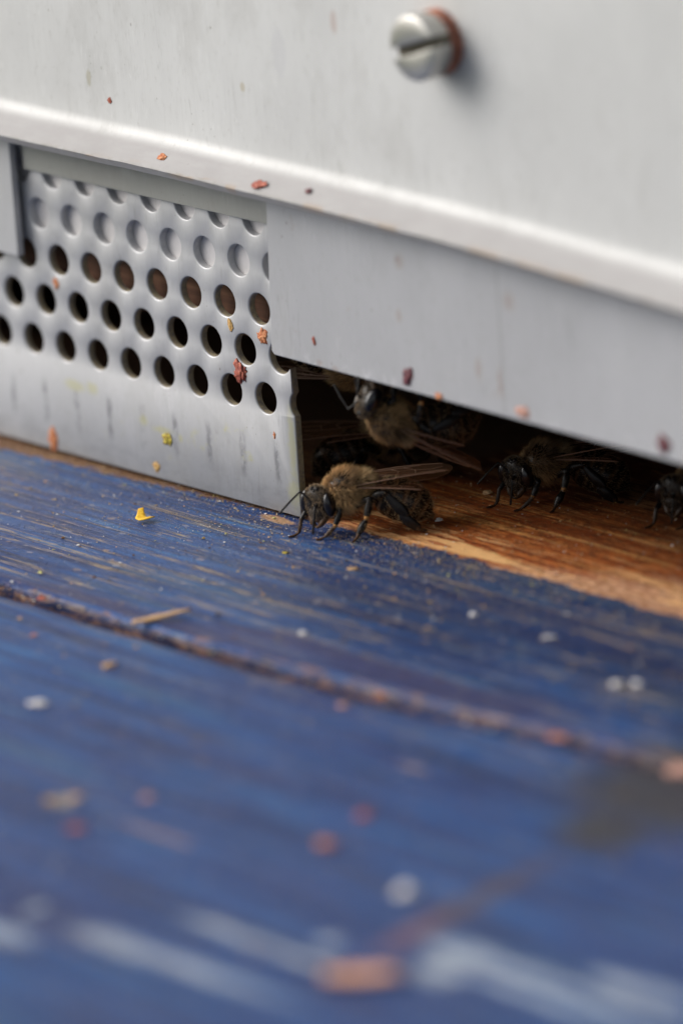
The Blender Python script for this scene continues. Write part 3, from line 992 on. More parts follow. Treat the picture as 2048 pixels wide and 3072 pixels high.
def bee_shells(yaw):
    """Closed shells of the body: (verts, faces, part id, colour of each vertex)."""
    S = []

    def put(vf, pid, color):
        V, F = vf
        S.append((V, F, pid, [color(p) if callable(color) else color for p in V]))
    H = head_matrix(yaw)
    hp = lambda x, y, z: HEADC + H @ Vector((x, y, z))
    put(blob((0, 0, 4.0), (2.05, 1.85, 1.72)), 'thorax', lambda p: DARK if (p - Vector((0.55, 0.75, 5.2))).length < 0.9 else (0.06, 0.036, 0.018))
    put(blob((-1.45, 0, 4.85), (0.75, 1.15, 0.55)), 'scutellum', BROWN)
    put(tube([(1.5, 0.05, 3.7), (2.2, 0.3, 3.2)], [0.95, 0.8]), 'neck', DARK)
    put(tube([(-1.7, 0, 3.4), (-2.7, 0.0, 3.4)], [0.9, 0.8]), 'waist', DARK)
    # abdomen with overlapping plates
    path, rad = spline([(-2.35, 0, 3.5), (-3.0, 0.02, 3.35), (-4.0, 0.08, 3.0), (-5.1, 0.18, 2.55), (-6.1, 0.32, 2.05), (-6.9, 0.46, 1.5), (-7.55, 0.58, 0.95)],
                       [0.55, 1.62, 2.06, 2.15, 1.95, 1.42, 0.40], 14)
    N = len(path)
    cols, rr = [], []
    for k in range(N):
        t = k / (N - 1) * 6.2
        f = t - math.floor(t)
        rr.append(rad[k] * (0.975 + 0.04 * f))
        cols.append((0.105, 0.060, 0.030) if f < 0.26 else ((0.016, 0.011, 0.008) if f < 0.85 else (0.05, 0.028, 0.015)))
    V, F = tube(path, rr, 40, 0.94, (0, 0, 1))
    cl = []
    for k in range(len(V)):
        row = min(max(k // 40 - 2, 0), N - 1)
        cl.append(cols[row])
    S.append((V, F, 'abdomen', cl))

    def hfn(p):
        w = 1.0 - 0.38 * max(0.0, -p.z - 0.05) - 0.14 * max(0.0, p.z - 0.3)
        d = 1.0 - 0.18 * max(0.0, -p.z)
        x = p.x * d
        if p.x < 0:
            x *= 0.75
        return Vector((x, p.y * w, p.z))
    put(blob(HEADC, HEADR, H, hfn, 36, 24), 'head', lambda p: (0.030, 0.022, 0.015))
    put(blob(hp(0.62, 0, -0.72), (0.42, 0.82, 0.70), H), 'clypeus', (0.035, 0.027, 0.020))
    put(blob(hp(0.62, 0, -1.42), (0.30, 0.55, 0.24), H), 'labrum', (0.06, 0.035, 0.02))
    for s in (-1, 1):
        P, rr_ = densify([hp(0.35, 0.85 * s, -1.25), hp(0.62, 0.55 * s, -1.75), hp(0.70, 0.10 * s, -2.12)], [0.30, 0.27, 0.14], 4)
        put(tube(P, rr_), 'mandible', (0.075, 0.040, 0.020))
        put(blob(hp(0.83, 0.36 * s, 0.12), (0.16, 0.19, 0.19), H, None, 14, 10), 'socket', DARK)
    put(tube([hp(0.1, 0, -1.4), hp(0.15, 0, -2.0)], [0.3, 0.18]), 'tongue', (0.10, 0.05, 0.025))
    for y, z in ((0, 1.45), (0.30, 1.60), (-0.30, 1.60)):
        put(blob(hp(0.52 - 0.3 * abs(y), y, z), (0.15, 0.15, 0.15), H, None, 12, 8), 'ocellus', (0.008, 0.006, 0.006))
    for sc, fl in POSE_ANT:
        T = Matrix.Rotation(R(yaw - 47), 3, 'Z')
        sc = [HEADC + T @ (Vector(p) - HEADC) for p in sc]
        fl = [HEADC + T @ (Vector(p) - HEADC) for p in fl]
        P, rr_ = densify(sc, [0.11] * len(sc), 6)
        put(tube(P, rr_, 10), 'antenna', (0.014, 0.012, 0.011))
        P, rr_ = densify(fl, [0.10, 0.125, 0.115], 10)
        rr_ = [r * (1 + 0.07 * ((k % 2) * 2 - 1)) for k, r in enumerate(rr_)]
        put(tube(P, rr_, 10), 'antenna', (0.022, 0.019, 0.018))
    for leg in POSE_LEGS:
        for seg in leg:
            pth, rd, fl, c, jc = seg
            P, rr_ = spline(pth, rd, 6)
            n = len(P)
            V, F = tube(P, rr_, 14, fl, (0, 1, 0))
            cc = []
            for k in range(len(V)):
                row = min(max(k // 14 - 2, 0), n - 1) / (n - 1)
                cc.append(jc if (jc is not None and row > 0.88) else c)
            S.append((V, F, 'hind' if fl < 1 else 'leg', cc))
    return S


LEGC, TAR = (0.011, 0.009, 0.008), (0.085, 0.045, 0.025)
POSE_ANT = [
    ([(3.50, 1.02, 3.36), (3.95, 0.82, 3.95), (4.40, 0.60, 4.33)], [(4.40, 0.60, 4.33), (5.45, 0.75, 3.45), (6.45, 0.90, 2.50)]),
    ([(3.02, 1.50, 3.15), (3.20, 1.95, 3.10), (3.25, 2.20, 2.93)], [(3.25, 2.20, 2.93), (3.42, 2.36, 1.85), (3.58, 2.42, 0.72)]),
]
POSE_LEGS = [
    # near front leg
    [([(1.3, 0.9, 2.6), (1.05, 1.4, 2.7), (0.84, 1.8, 2.5)], [0.45, 0.38, 0.28], 1.0, LEGC, None),
     ([(0.84, 1.8, 2.5), (1.15, 2.0, 1.85), (1.48, 2.2, 1.18)], [0.22, 0.31, 0.22], 1.0, LEGC, AMBER),
     ([(1.48, 2.2, 1.18), (1.95, 2.28, 0.72), (2.4, 2.35, 0.34)], [0.19, 0.22, 0.15], 1.0, (0.06, 0.034, 0.02), None),
     ([(2.4, 2.35, 0.34), (2.75, 2.4, 0.16), (3.05, 2.42, 0.10), (3.28, 2.5, 0.10)], [0.13, 0.12, 0.12, 0.10], 1.0, TAR, None)],
    # near middle leg
    [([(-0.5, 1.0, 2.7), (-1.3, 1.7, 3.2), (-1.9, 2.2, 3.5)], [0.45, 0.4, 0.3], 1.0, LEGC, None),
     ([(-1.9, 2.2, 3.5), (-1.68, 2.5, 2.7), (-1.43, 2.8, 1.86)], [0.26, 0.37, 0.24], 1.0, LEGC, AMBER),
     ([(-1.40, 2.82, 1.72), (-1.0, 3.0, 1.15), (-0.60, 3.2, 0.55)], [0.22, 0.36, 0.24], 1.0, LEGC, None),
     ([(-0.60, 3.2, 0.55), (-0.38, 3.5, 0.25), (-0.15, 3.8, 0.12), (0.05, 4.0, 0.10)], [0.17, 0.14, 0.13, 0.10], 1.0, TAR, None)],
    # near hind leg
    [([(-1.7, 1.2, 2.9), (-2.6, 1.8, 3.7), (-3.35, 2.2, 3.95)], [0.48, 0.42, 0.3], 1.0, LEGC, None),
     ([(-3.35, 2.2, 3.98), (-3.9, 2.42, 3.3), (-4.55, 2.65, 2.55), (-5.05, 2.8, 1.95)], [0.24, 0.40, 0.56, 0.42], 0.5, LEGC, None),
     ([(-4.85, 2.8, 1.68), (-5.35, 2.82, 1.20), (-6.05, 2.8, 0.60)], [0.40, 0.54, 0.42], 0.5, (0.014, 0.012, 0.012), None),
     ([(-6.05, 2.8, 0.55), (-6.4, 2.7, 0.25), (-6.7, 2.6, 0.12), (-6.95, 2.5, 0.10)], [0.17, 0.14, 0.13, 0.10], 1.0, TAR, None)],
    # far front leg
    [([(1.5, -0.6, 2.5), (2.4, -0.9, 2.9), (3.2, -0.7, 2.6)], [0.42, 0.36, 0.26], 1.0, LEGC, None),
     ([(3.2, -0.7, 2.6), (3.9, -0.2, 2.1), (4.45, 0.15, 1.5)], [0.2, 0.26, 0.2], 1.0, LEGC, None),
     ([(4.45, 0.15, 1.5), (4.6, 0.3, 0.9), (4.75, 0.4, 0.35)], [0.18, 0.2, 0.16], 1.0, (0.06, 0.034, 0.02), None),
     ([(4.75, 0.4, 0.35), (5.1, 0.55, 0.15), (5.5, 0.75, 0.10), (5.75, 0.8, 0.10)], [0.14, 0.13, 0.12, 0.1], 1.0, TAR, None)],
    # far middle leg
    [([(-0.2, -1.0, 2.7), (0.1, -2.0, 3.1), (0.3, -2.6, 3.0)], [0.42, 0.36, 0.26], 1.0, LEGC, None),
     ([(0.3, -2.6, 3.0), (0.6, -3.0, 2.2), (0.9, -3.4, 1.4)], [0.22, 0.3, 0.22], 1.0, LEGC, AMBER),
     ([(0.9, -3.4, 1.4), (1.0, -3.6, 0.8), (1.0, -3.8, 0.3)], [0.2, 0.26, 0.18], 1.0, LEGC, None),
     ([(1.0, -3.8, 0.3), (1.2, -4.0, 0.13), (1.5, -4.2, 0.10)], [0.14, 0.13, 0.1], 1.0, TAR, None)],
    # far hind leg
    [([(-1.7, -1.2, 2.9), (-2.6, -1.8, 3.5), (-3.3, -2.3, 3.5)], [0.45, 0.4, 0.3], 1.0, LEGC, None),
     ([(-3.3, -2.3, 3.5), (-4.0, -2.7, 2.6), (-4.6, -3.0, 1.7)], [0.24, 0.42, 0.48], 0.5, LEGC, None),
     ([(-4.6, -3.0, 1.6), (-5.1, -3.1, 1.0), (-5.6, -3.2, 0.4)], [0.36, 0.44, 0.3], 0.5, LEGC, None),
     ([(-5.6, -3.2, 0.4), (-6.0, -3.3, 0.14), (-6.4, -3.4, 0.10)], [0.16, 0.13, 0.1], 1.0, TAR, None)],
]

# hair: per mm2, length, root colour, tip colour, backward lean, droop
FUR = {
    'thorax': (130, 1.0, (0.14, 0.08, 0.035), (0.84, 0.53, 0.23), 0.55, 0.10),
    'scutellum': (130, 1.0, (0.20, 0.12, 0.055), (0.74, 0.53, 0.27), 0.75, 0.0),
    'neck': (80, 0.65, (0.10, 0.06, 0.03), (0.48, 0.32, 0.15), 0.4, 0.1),
    'waist': (80, 0.8, (0.10, 0.06, 0.03), (0.50, 0.33, 0.15), 0.5, 0.1),
    'abdomen': (30, 0.32, (0.08, 0.05, 0.025), (0.46, 0.31, 0.15), 1.4, 0.1),
    'head': (120, 0.34, (0.09, 0.06, 0.035), (0.33, 0.225, 0.125), 0.2, 0.1),
    'clypeus': (90, 0.15, (0.10, 0.075, 0.05), (0.28, 0.20, 0.125), 0.1, 0.6),
    'leg': (22, 0.28, (0.07, 0.042, 0.022), (0.34, 0.22, 0.105), 0.3, 0.4),
    'hind': (16, 0.55, (0.14, 0.09, 0.045), (0.62, 0.46, 0.24), 0.3, 0.3),
}


def wing_mesh(length, chord, base, tip, roll, flip):
    """Membrane with thickness, plus raised veins; the leading edge is on +y (flip: -y)."""
    us = np.linspace(0, 1, 26)
    top = np.interp(us, [0, 0.08, 0.5, 0.85, 0.95, 1.0], [0.02, 0.06, 0.14, 0.12, 0.05, -0.10])
    bot = np.interp(us, [0, 0.08, 0.2, 0.4, 0.62, 0.82, 0.94, 1.0], [-0.03, -0.12, -0.36, -0.68, -0.88, -0.80, -0.52, -0.16])
    base, tip = Vector(base), Vector(tip)
    L = (tip - base).normalized()
    side = Vector((0, 0, 1)).cross(L).normalized() * (-1 if not flip else 1)
    up_ = L.cross(side).normalized()
    if up_.z < 0:
        up_ = -up_
    side = side * math.cos(R(roll)) + up_ * math.sin(R(roll))
    up_ = L.cross(side).normalized()
    if up_.z < 0:
        up_ = -up_

    def pos(u, v, h=0.0):
        ripple = 0.10 * math.sin(v * 5.0) * u + 0.12 * math.sin(u * 3.0)
        return base + L * (u * length) + side * (v * chord) + up_ * (ripple + h)
    V, F, I = [], [], []
    nv = 8
    for h in (0.008, -0.008):
        for i, u in enumerate(us):
            for j in range(nv):
                V.append(pos(u, bot[i] + (top[i] - bot[i]) * j / (nv - 1), h))
    n = len(us)
    for i in range(n - 1):
        for j in range(nv - 1):
            a = i * nv + j
            F.append((a, a + nv, a + nv + 1, a + 1))
            b = n * nv + a
            F.append((b, b + 1, b + nv + 1, b + nv))
            I += [0, 0]
    bt = lambda u: float(np.interp(u, us, bot))
    tp = lambda u: float(np.interp(u, us, top))
    veins = [([(u, tp(u)) for u in (0, 0.2, 0.45, 0.7, 0.9)], 0.055), ([(0.0, 0.0), (0.25, 0.02), (0.5, 0.04), (0.68, 0.10)], 0.045),
             ([(0, -0.02), (0.2, -0.14), (0.4, -0.30), (0.62, -0.42), (0.8, -0.40)], 0.035), ([(0.02, -0.05), (0.2, -0.28), (0.36, -0.55)], 0.03),
             ([(0.38, 0.03), (0.46, -0.12), (0.42, -0.30)], 0.025), ([(0.5, 0.04), (0.62, -0.12), (0.78, -0.16), (0.9, -0.05)], 0.025), ([(0.62, -0.12), (0.62, -0.42)], 0.022),
             ([(u, bt(u)) for u in (0.02, 0.2, 0.4, 0.62, 0.82, 0.94)], 0.02)]
    for pl, r in veins:
        P = [pos(u, v) for u, v in pl]
        P, rr_ = densify(P, [r] * len(P), 3)
        v2, f2 = tube(P, rr_, 6)
        o = len(V)
        V += v2
        F += [tuple(o + k for k in f) for f in f2]
        I += [1] * len(f2)
    return V, F, I


def build_bee(label, mirror=False, yaw=47.0, voxel=0.05, fur_scale=1.0, thick=0.016, shade=1.0):
    """A honeybee at the origin, head along +x, feet at z = 0."""
    my = -1.0 if mirror else 1.0
    S = bee_shells(yaw)
    V, F, ids, cols = [], [], [], []
    for v, f, pid, c in S:
        o = len(V)
        V += v
        F += [tuple(o + k for k in q) for q in f]
        ids += [pid] * len(v)
        cols += c
    me = bpy.data.meshes.new('tmp_body')
    me.from_pydata([tuple(p) for p in V], [], F)
    ob = bpy.data.objects.new('tmp_body', me)
    col.objects.link(ob)
    rm = ob.modifiers.new('r', 'REMESH')
    rm.mode, rm.voxel_size, rm.adaptivity = 'VOXEL', voxel, 0.0
    sm = ob.modifiers.new('s', 'SMOOTH')
    sm.factor, sm.iterations = 0.5, 3
    dg = bpy.context.evaluated_depsgraph_get()
    me2 = bpy.data.meshes.new_from_object(ob.evaluated_get(dg))
    bpy.data.objects.remove(ob)
    kd = KDTree(len(V))
    for k, p in enumerate(V):
        kd.insert(p, k)
    kd.balance()
    n = len(me2.vertices)
    co = np.empty(n * 3)
    me2.vertices.foreach_get('co', co)
    co = co.reshape(-1, 3)
    near = [kd.find(p)[1] for p in co]
    vid = [ids[k] for k in near]
    tint = np.array([cols[k] for k in near]) * min(1.0, shade * 1.2)  # a lower shade paints the tunnel's darkness into the bee's colours
    # bald brown-black shield on the back, mottled
    polys = np.array([list(p.vertices) for p in me2.polygons])
    root = empty('honeybee', (0, 0, 0))
    sign = np.array([1, my, 1])
    fl = (lambda a: [tuple(reversed(q)) for q in a]) if mirror else (lambda a: a)
    link_mesh('body', co * sign, fl([tuple(q) for q in polys.tolist()]), M_BEE, root, tint=tint)
    # eyes
    H = head_matrix(yaw)
    for s in (-1, 1):
        rot = H @ Matrix.Rotation(R(14 * s), 3, 'Z') @ Matrix.Rotation(R(8 * s), 3, 'X')
        v, f = blob(HEADC + H @ Vector((0.12, 1.34 * s, 0.10)), (0.74, 0.56, 1.18), rot, None, 32, 24)
        link_mesh('compound_eye', np.array([tuple(p) for p in v]) * sign, fl(f), M_EYE, root)
    # wings
    for s in (1, -1):
        v, f, i = wing_mesh(9.3, 2.9, (-0.75, 1.72 * s, 4.75), (-10.0, 2.1 * s if s > 0 else -1.6, 5.62 if s > 0 else 5.0), 14.5, s < 0)
        link_mesh('forewing', np.array([tuple(p) for p in v]) * sign, fl(f), None, root, mats=[M_WING, M_VEIN], idx=i)
        v, f, i = wing_mesh(6.4, 1.7, (-0.95, 1.80 * s, 4.55), (-6.9, 2.55 * s if s > 0 else -1.9, 4.02 if s > 0 else 4.5), -4, s < 0)
        link_mesh('hindwing', np.array([tuple(p) for p in v]) * sign, fl(f), None, root, mats=[M_WING, M_VEIN], idx=i)
    # hair
    q = co[polys]
    cen = q.mean(axis=1)
    nr = np.cross(q[:, 2] - q[:, 0], q[:, 3] - q[:, 1])
    area = np.linalg.norm(nr, axis=1) * 0.5
    nr /= np.maximum(np.linalg.norm(nr, axis=1), 1e-12)[:, None]
    pid = np.array(vid)[polys[:, 0]]
    eyes = [np.array(HEADC + H @ Vector((0.12, 1.34 * s, 0.10))) for s in (-1, 1)]
    roots, dirs, lens, c0, c1 = [], [], [], [], []
    lr = np.random.default_rng(3)
    for k, (den, ln, ca, cb, lean, droop) in FUR.items():
        sel = np.where(pid == k)[0]
        if not len(sel):
            continue
        cnt = lr.poisson(area[sel] * den * fur_scale)
        rep = np.repeat(sel, cnt)
        if not len(rep):
            continue
        m = len(rep)
        jit = lr.random((m, 2))
        p = q[rep, 0] + (q[rep, 1] - q[rep, 0]) * jit[:, :1] + (q[rep, 3] - q[rep, 0]) * jit[:, 1:]
        nn = nr[rep]
        keep = np.ones(m, bool)
        if k == 'thorax':          # the middle of the back is nearly bald
            bald = (np.linalg.norm((p - np.array([0.55, 0.75, 5.2])) / np.array([0.95, 0.85, 0.9]), axis=1))
            keep &= lr.random(m) < np.clip(bald * 1.15 - 0.25, 0.06, 1.0)
        if k == 'abdomen':
            keep &= (p[:, 0] < -2.7)
        if k in ('head', 'neck'):
            for e in eyes:
                keep &= np.linalg.norm((p - e) / np.array([1, 1, 1.35]), axis=1) > 0.72
        if k in ('leg', 'hind'):
            keep &= (p[:, 2] > 0.25) & (lr.random(m) < (0.9 if k == 'leg' else 1.0))
        if k == 'hind':            # fringes on the rims only, the flat faces stay bare
            keep &= np.abs(nn[:, 1]) < 0.45
        p, nn = p[keep], nn[keep]
        m = len(p)
        d = nn + np.array([-lean, 0, -droop]) + lr.normal(0, 0.22, (m, 3))
        if k in ('hind',):
            d = nn + np.array([-0.5, 0.2, -0.6]) + lr.normal(0, 0.15, (m, 3))
        d /= np.linalg.norm(d, axis=1)[:, None]
        L = ln * (0.55 + 0.6 * lr.random(m))
        if k == 'thorax':          # longer and paler below and behind, shorter in front
            L *= np.where(p[:, 0] > 1.2, 0.75, 1.0)
        if k == 'hind':
            den2 = 1
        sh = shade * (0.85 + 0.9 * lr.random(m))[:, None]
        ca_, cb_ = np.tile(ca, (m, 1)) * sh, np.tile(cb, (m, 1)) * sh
        if k == 'thorax':
            cl = np.array([0.92 + 0.75 * mnoise.noise(Vector(v) * 0.9 + Vector((4, 2, 0))) for v in p])[:, None]
            cb_, ca_ = cb_ * cl, ca_ * cl
            top = ((p[:, 2] > 4.6) & (p[:, 0] > -0.6))[:, None]
            cb_ = np.where(top, cb_ * np.array([0.62, 0.56, 0.5]), cb_)
            pale = ((p[:, 0] < -1.0) & (p[:, 2] > 4.4))[:, None]
            cb_ = np.where(pale, cb_ * np.array([1.3, 1.4, 1.5]), cb_)
        roots.append(p - nn * 0.03)
        dirs.append(d)
        lens.append(L)
        c0.append(ca_)
        c1.append(cb_)
    # extra rim fringe of the near hind leg's pollen basket
    rt, dr, L, ca_, cb_ = (np.concatenate(x) for x in (roots, dirs, lens, c0, c1))
    m = len(rt)
    ax = np.cross(dr, lr.normal(0, 1, (m, 3)))
    ax /= np.linalg.norm(ax, axis=1)[:, None]
    bx = np.cross(dr, ax)
    bend = np.array([-0.22, 0, -0.16])
    Vs = np.empty((m, 7, 3))
    Cs = np.empty((m, 7, 3))
    for j in range(3):
        a = 2 * math.pi * j / 3
        o = ax * math.cos(a) + bx * math.sin(a)
        Vs[:, j] = rt + o * thick
        Vs[:, 3 + j] = rt + dr * (L * 0.55)[:, None] + o * thick * 0.7 + bend * (L * 0.18)[:, None]
        Cs[:, j] = ca_
        Cs[:, 3 + j] = ca_ * 0.45 + cb_ * 0.55
    Vs[:, 6] = rt + dr * L[:, None] + bend * (L * 0.65)[:, None]
    Cs[:, 6] = cb_
    base = (np.arange(m) * 7)[:, None]
    quads = np.concatenate([base + np.array([[j, (j + 1) % 3, 3 + (j + 1) % 3, 3 + j]]) for j in range(3)])
    tris = np.concatenate([base + np.array([[3 + j, 3 + (j + 1) % 3, 6]]) for j in range(3)])
    faces = quads.tolist() + tris.tolist()
    link_mesh('fur', Vs.reshape(-1, 3) * sign, faces, M_FUR, root, tint=Cs.reshape(-1, 3))
    tag(root, label, 'honeybee', 'honeybees at the hive entrance')
    return root


def copy_bee(src, label):
    r = src.copy()
    col.objects.link(r)
    for ch in list(src.children):
        c = ch.copy()
        c.parent = r
        col.objects.link(c)
    r['label'] = label
    return r


def place(o, loc, yaw=None, axes=None, s=1.0):
    if axes is not None:
        f, u = axes[0].normalized(), axes[1]
        l = u.cross(f).normalized()
        u = f.cross(l)
        m = Matrix((f, l, u)).transposed().to_4x4()
    else:
        m = Matrix.Rotation(R(yaw), 4, 'Z')
    o.matrix_world = Matrix.Translation(Vector(loc) * MM) @ m @ Matrix.Scale(s, 4)


bee = build_bee('furry brown honeybee walking out past the corner of the perforated plate, in full light')
place(bee, (42.2, 1.02, FLOOR + 0.02), -126.73)
bee_up = build_bee('shaded honeybee hanging head left under the edge of the entrance plate, above the walking bee', mirror=True, yaw=4.0, voxel=0.07, fur_scale=0.7, thick=0.024, shade=0.6)
RH = Vector((0.639, 0.769, 0))
FH = Vector((-0.769, 0.639, 0))
UP = Vector((0, 0, 1))
place(bee_up, Vector((48.9, 3.2, -21.7)) - (-UP * 0.92 - FH * 0.30) * 3.9, axes=(-RH * 0.88 + UP * 0.47 - FH * 0.14, -UP * 0.92 - FH * 0.30))
bee_shaded = build_bee('shadowed honeybee standing on the red brown wood deep in the entrance, legs and face visible', voxel=0.07, fur_scale=0.7, thick=0.024, shade=0.36)  # cuticle and hair colours dimmed to imitate the tunnel's shade
place(bee_shaded, (50.4, 18.4, FLOOR - 0.03), -128)
b = copy_bee(bee_shaded, 'honeybee at the right edge of the picture, cut off behind its head and front leg')
place(b, (66.3, 23.4, FLOOR - 0.03), -120)
b = copy_bee(bee_shaded, 'dim honeybee in the dark right behind the walking bee')
place(b, (32.0, 15.5, FLOOR - 0.03), 62)
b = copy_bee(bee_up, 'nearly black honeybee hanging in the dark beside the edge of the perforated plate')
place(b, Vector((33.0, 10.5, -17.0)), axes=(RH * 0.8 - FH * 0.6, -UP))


# ------------------------------------------------------------------ propolis on the metal, crumbs and chips on the board
def lump(name, label, cat, loc, size, mat, normal=(0, -1, 0), seed=0, group=None, rot=0.0, rough=0.35):
    """A small ragged lump stuck flat on a surface."""
    n = Vector(normal).normalized()
    t = Vector((1, 0, 0)) if abs(n.x) < 0.9 else Vector((0, 0, 1))
    b_ = n.cross(t).normalized()
    t = b_.cross(n).normalized()
    c_, s_ = math.cos(R(rot)), math.sin(R(rot))
    t, b_ = t * c_ + b_ * s_, b_ * c_ - t * s_
    bm = bmesh.new()
    bmesh.ops.create_icosphere(bm, subdivisions=4, radius=1.0)
    for v in bm.verts:
        p = v.co.copy()
        k = 1 + rough * mnoise.noise(p * 1.3 + Vector((seed * 3.7, 0, 0))) + rough * 0.7 * mnoise.noise(p * 3.1 + Vector((0, seed * 2.1, 0))) + rough * 0.35 * mnoise.noise(p * 7.0 + Vector((seed, 1, 0)))
        p = p * k
        h = p.z * size[2] * 0.6 if p.z > 0 else p.z * size[2] * 0.2
        v.co = t * p.x * size[0] + b_ * p.y * size[1] + n * h
    return tag(bm_obj(name, bm, mat, loc=loc, smooth=True), label, cat, group)


PG = 'propolis lumps stuck on the metal'
lip_n = (0, -0.56, 0.83)
for nm, lb, loc, sz, mt_, nn, rt in (
    ('propolis_lump', 'round dark red propolis lump at the rim of a hole in the lowest row', (29.1, -0.04, -19.75), (0.80, 0.92, 0.35), M_RED, (0, -1, 0), 10),
    ('propolis_lump', 'ragged orange propolis spilling out of the hole beside the entrance plate', (32.7, -0.02, -15.6), (0.62, 0.62, 0.22), M_ORANGE, (0, -1, 0), 20),
    ('propolis_lump', 'plum and orange propolis lump above the lower edge of the entrance plate', (54.2, -0.88, -15.6), (0.55, 0.78, 0.25), M_PURPLE, (0, -1, 0), 0),
    ('propolis_lump', 'small red oval propolis speck on the entrance plate near its left corner', (41.2, -0.88, -14.4), (0.20, 0.38, 0.10), M_RED, (0, -1, 0), 15),
    ('propolis_lump', 'blurred plum propolis lump at the lower right end of the entrance plate', (87.9, -0.88, -16.0), (0.65, 0.72, 0.2), M_PURPLE, (0, -1, 0), 30),
    ('propolis_lump', 'blurred pink propolis smudge on the lower edge of the entrance plate', (69.6, -0.88, -16.3), (0.75, 0.45, 0.14), M_PINK, (0, -1, 0), 0),
    ('propolis_lump', 'small orange propolis bead on the entrance plate edge, right of the plum lump', (58.3, -0.88, -16.75), (0.42, 0.28, 0.14), M_ORANGE, (0, -1, 0), 0),
    ('propolis_lump', 'orange propolis smudge at the foot of the perforated plate, far left', (-0.7, -0.02, -31.6), (0.55, 0.95, 0.16), M_ORANGE, (0, -1, 0), 0),
    ('propolis_lump', 'small orange propolis speck between holes at the left of the perforated plate', (1.9, -0.02, -15.35), (0.36, 0.52, 0.10), M_ORANGE, (0, -1, 0), 12),
    ('propolis_lump', 'ochre wax speck between two holes near the right of the perforated plate', (28.1, -0.02, -15.2), (0.30, 0.48, 0.10), M_OCHRE, (0, -1, 0), 12),
    ('pollen_lump', 'yellow and brown pollen lump low on the perforated plate', (17.3, -0.03, -28.4), (0.62, 0.50, 0.20), M_POLLEN, (0, -1, 0), 0),
    ('propolis_lump', 'tiny orange speck low on the perforated plate near its cut edge', (33.4, -0.02, -25.1), (0.14, 0.26, 0.06), M_ORANGE, (0, -1, 0), 0),
    ('propolis_lump', 'brown speck at the foot of the perforated plate below the pollen lump', (15.3, -0.02, -31.5), (0.42, 0.42, 0.10), M_OCHRE, (0, -1, 0), 0),
    ('propolis_lump', 'small round red speck on the front panel above the lip', (13.55, -0.82, 4.6), (0.26, 0.26, 0.08), M_RED, (0, -1, 0), 0),
    ('propolis_lump', 'dark red propolis chip lying on the lip near its middle', (37.5, -3.05, 0.42), (0.80, 0.42, 0.16), M_RED, lip_n, 0),
    ('propolis_lump', 'orange propolis chip lying on the lip towards its left', (23.0, -2.55, 0.80), (0.52, 0.34, 0.16), M_ORANGE, lip_n, 0),
    ('propolis_lump', 'small plum speck on the lip right of the red chip', (44.0, -2.6, 0.68), (0.30, 0.26, 0.12), M_PURPLE, lip_n, 0),
):
    cat = 'pollen' if nm == 'pollen_lump' else 'propolis'
    lump(nm, lb, cat, loc, sz, mt_, nn, seed=loc[0], group=PG if cat == 'propolis' else None, rot=rt, rough=0.7)

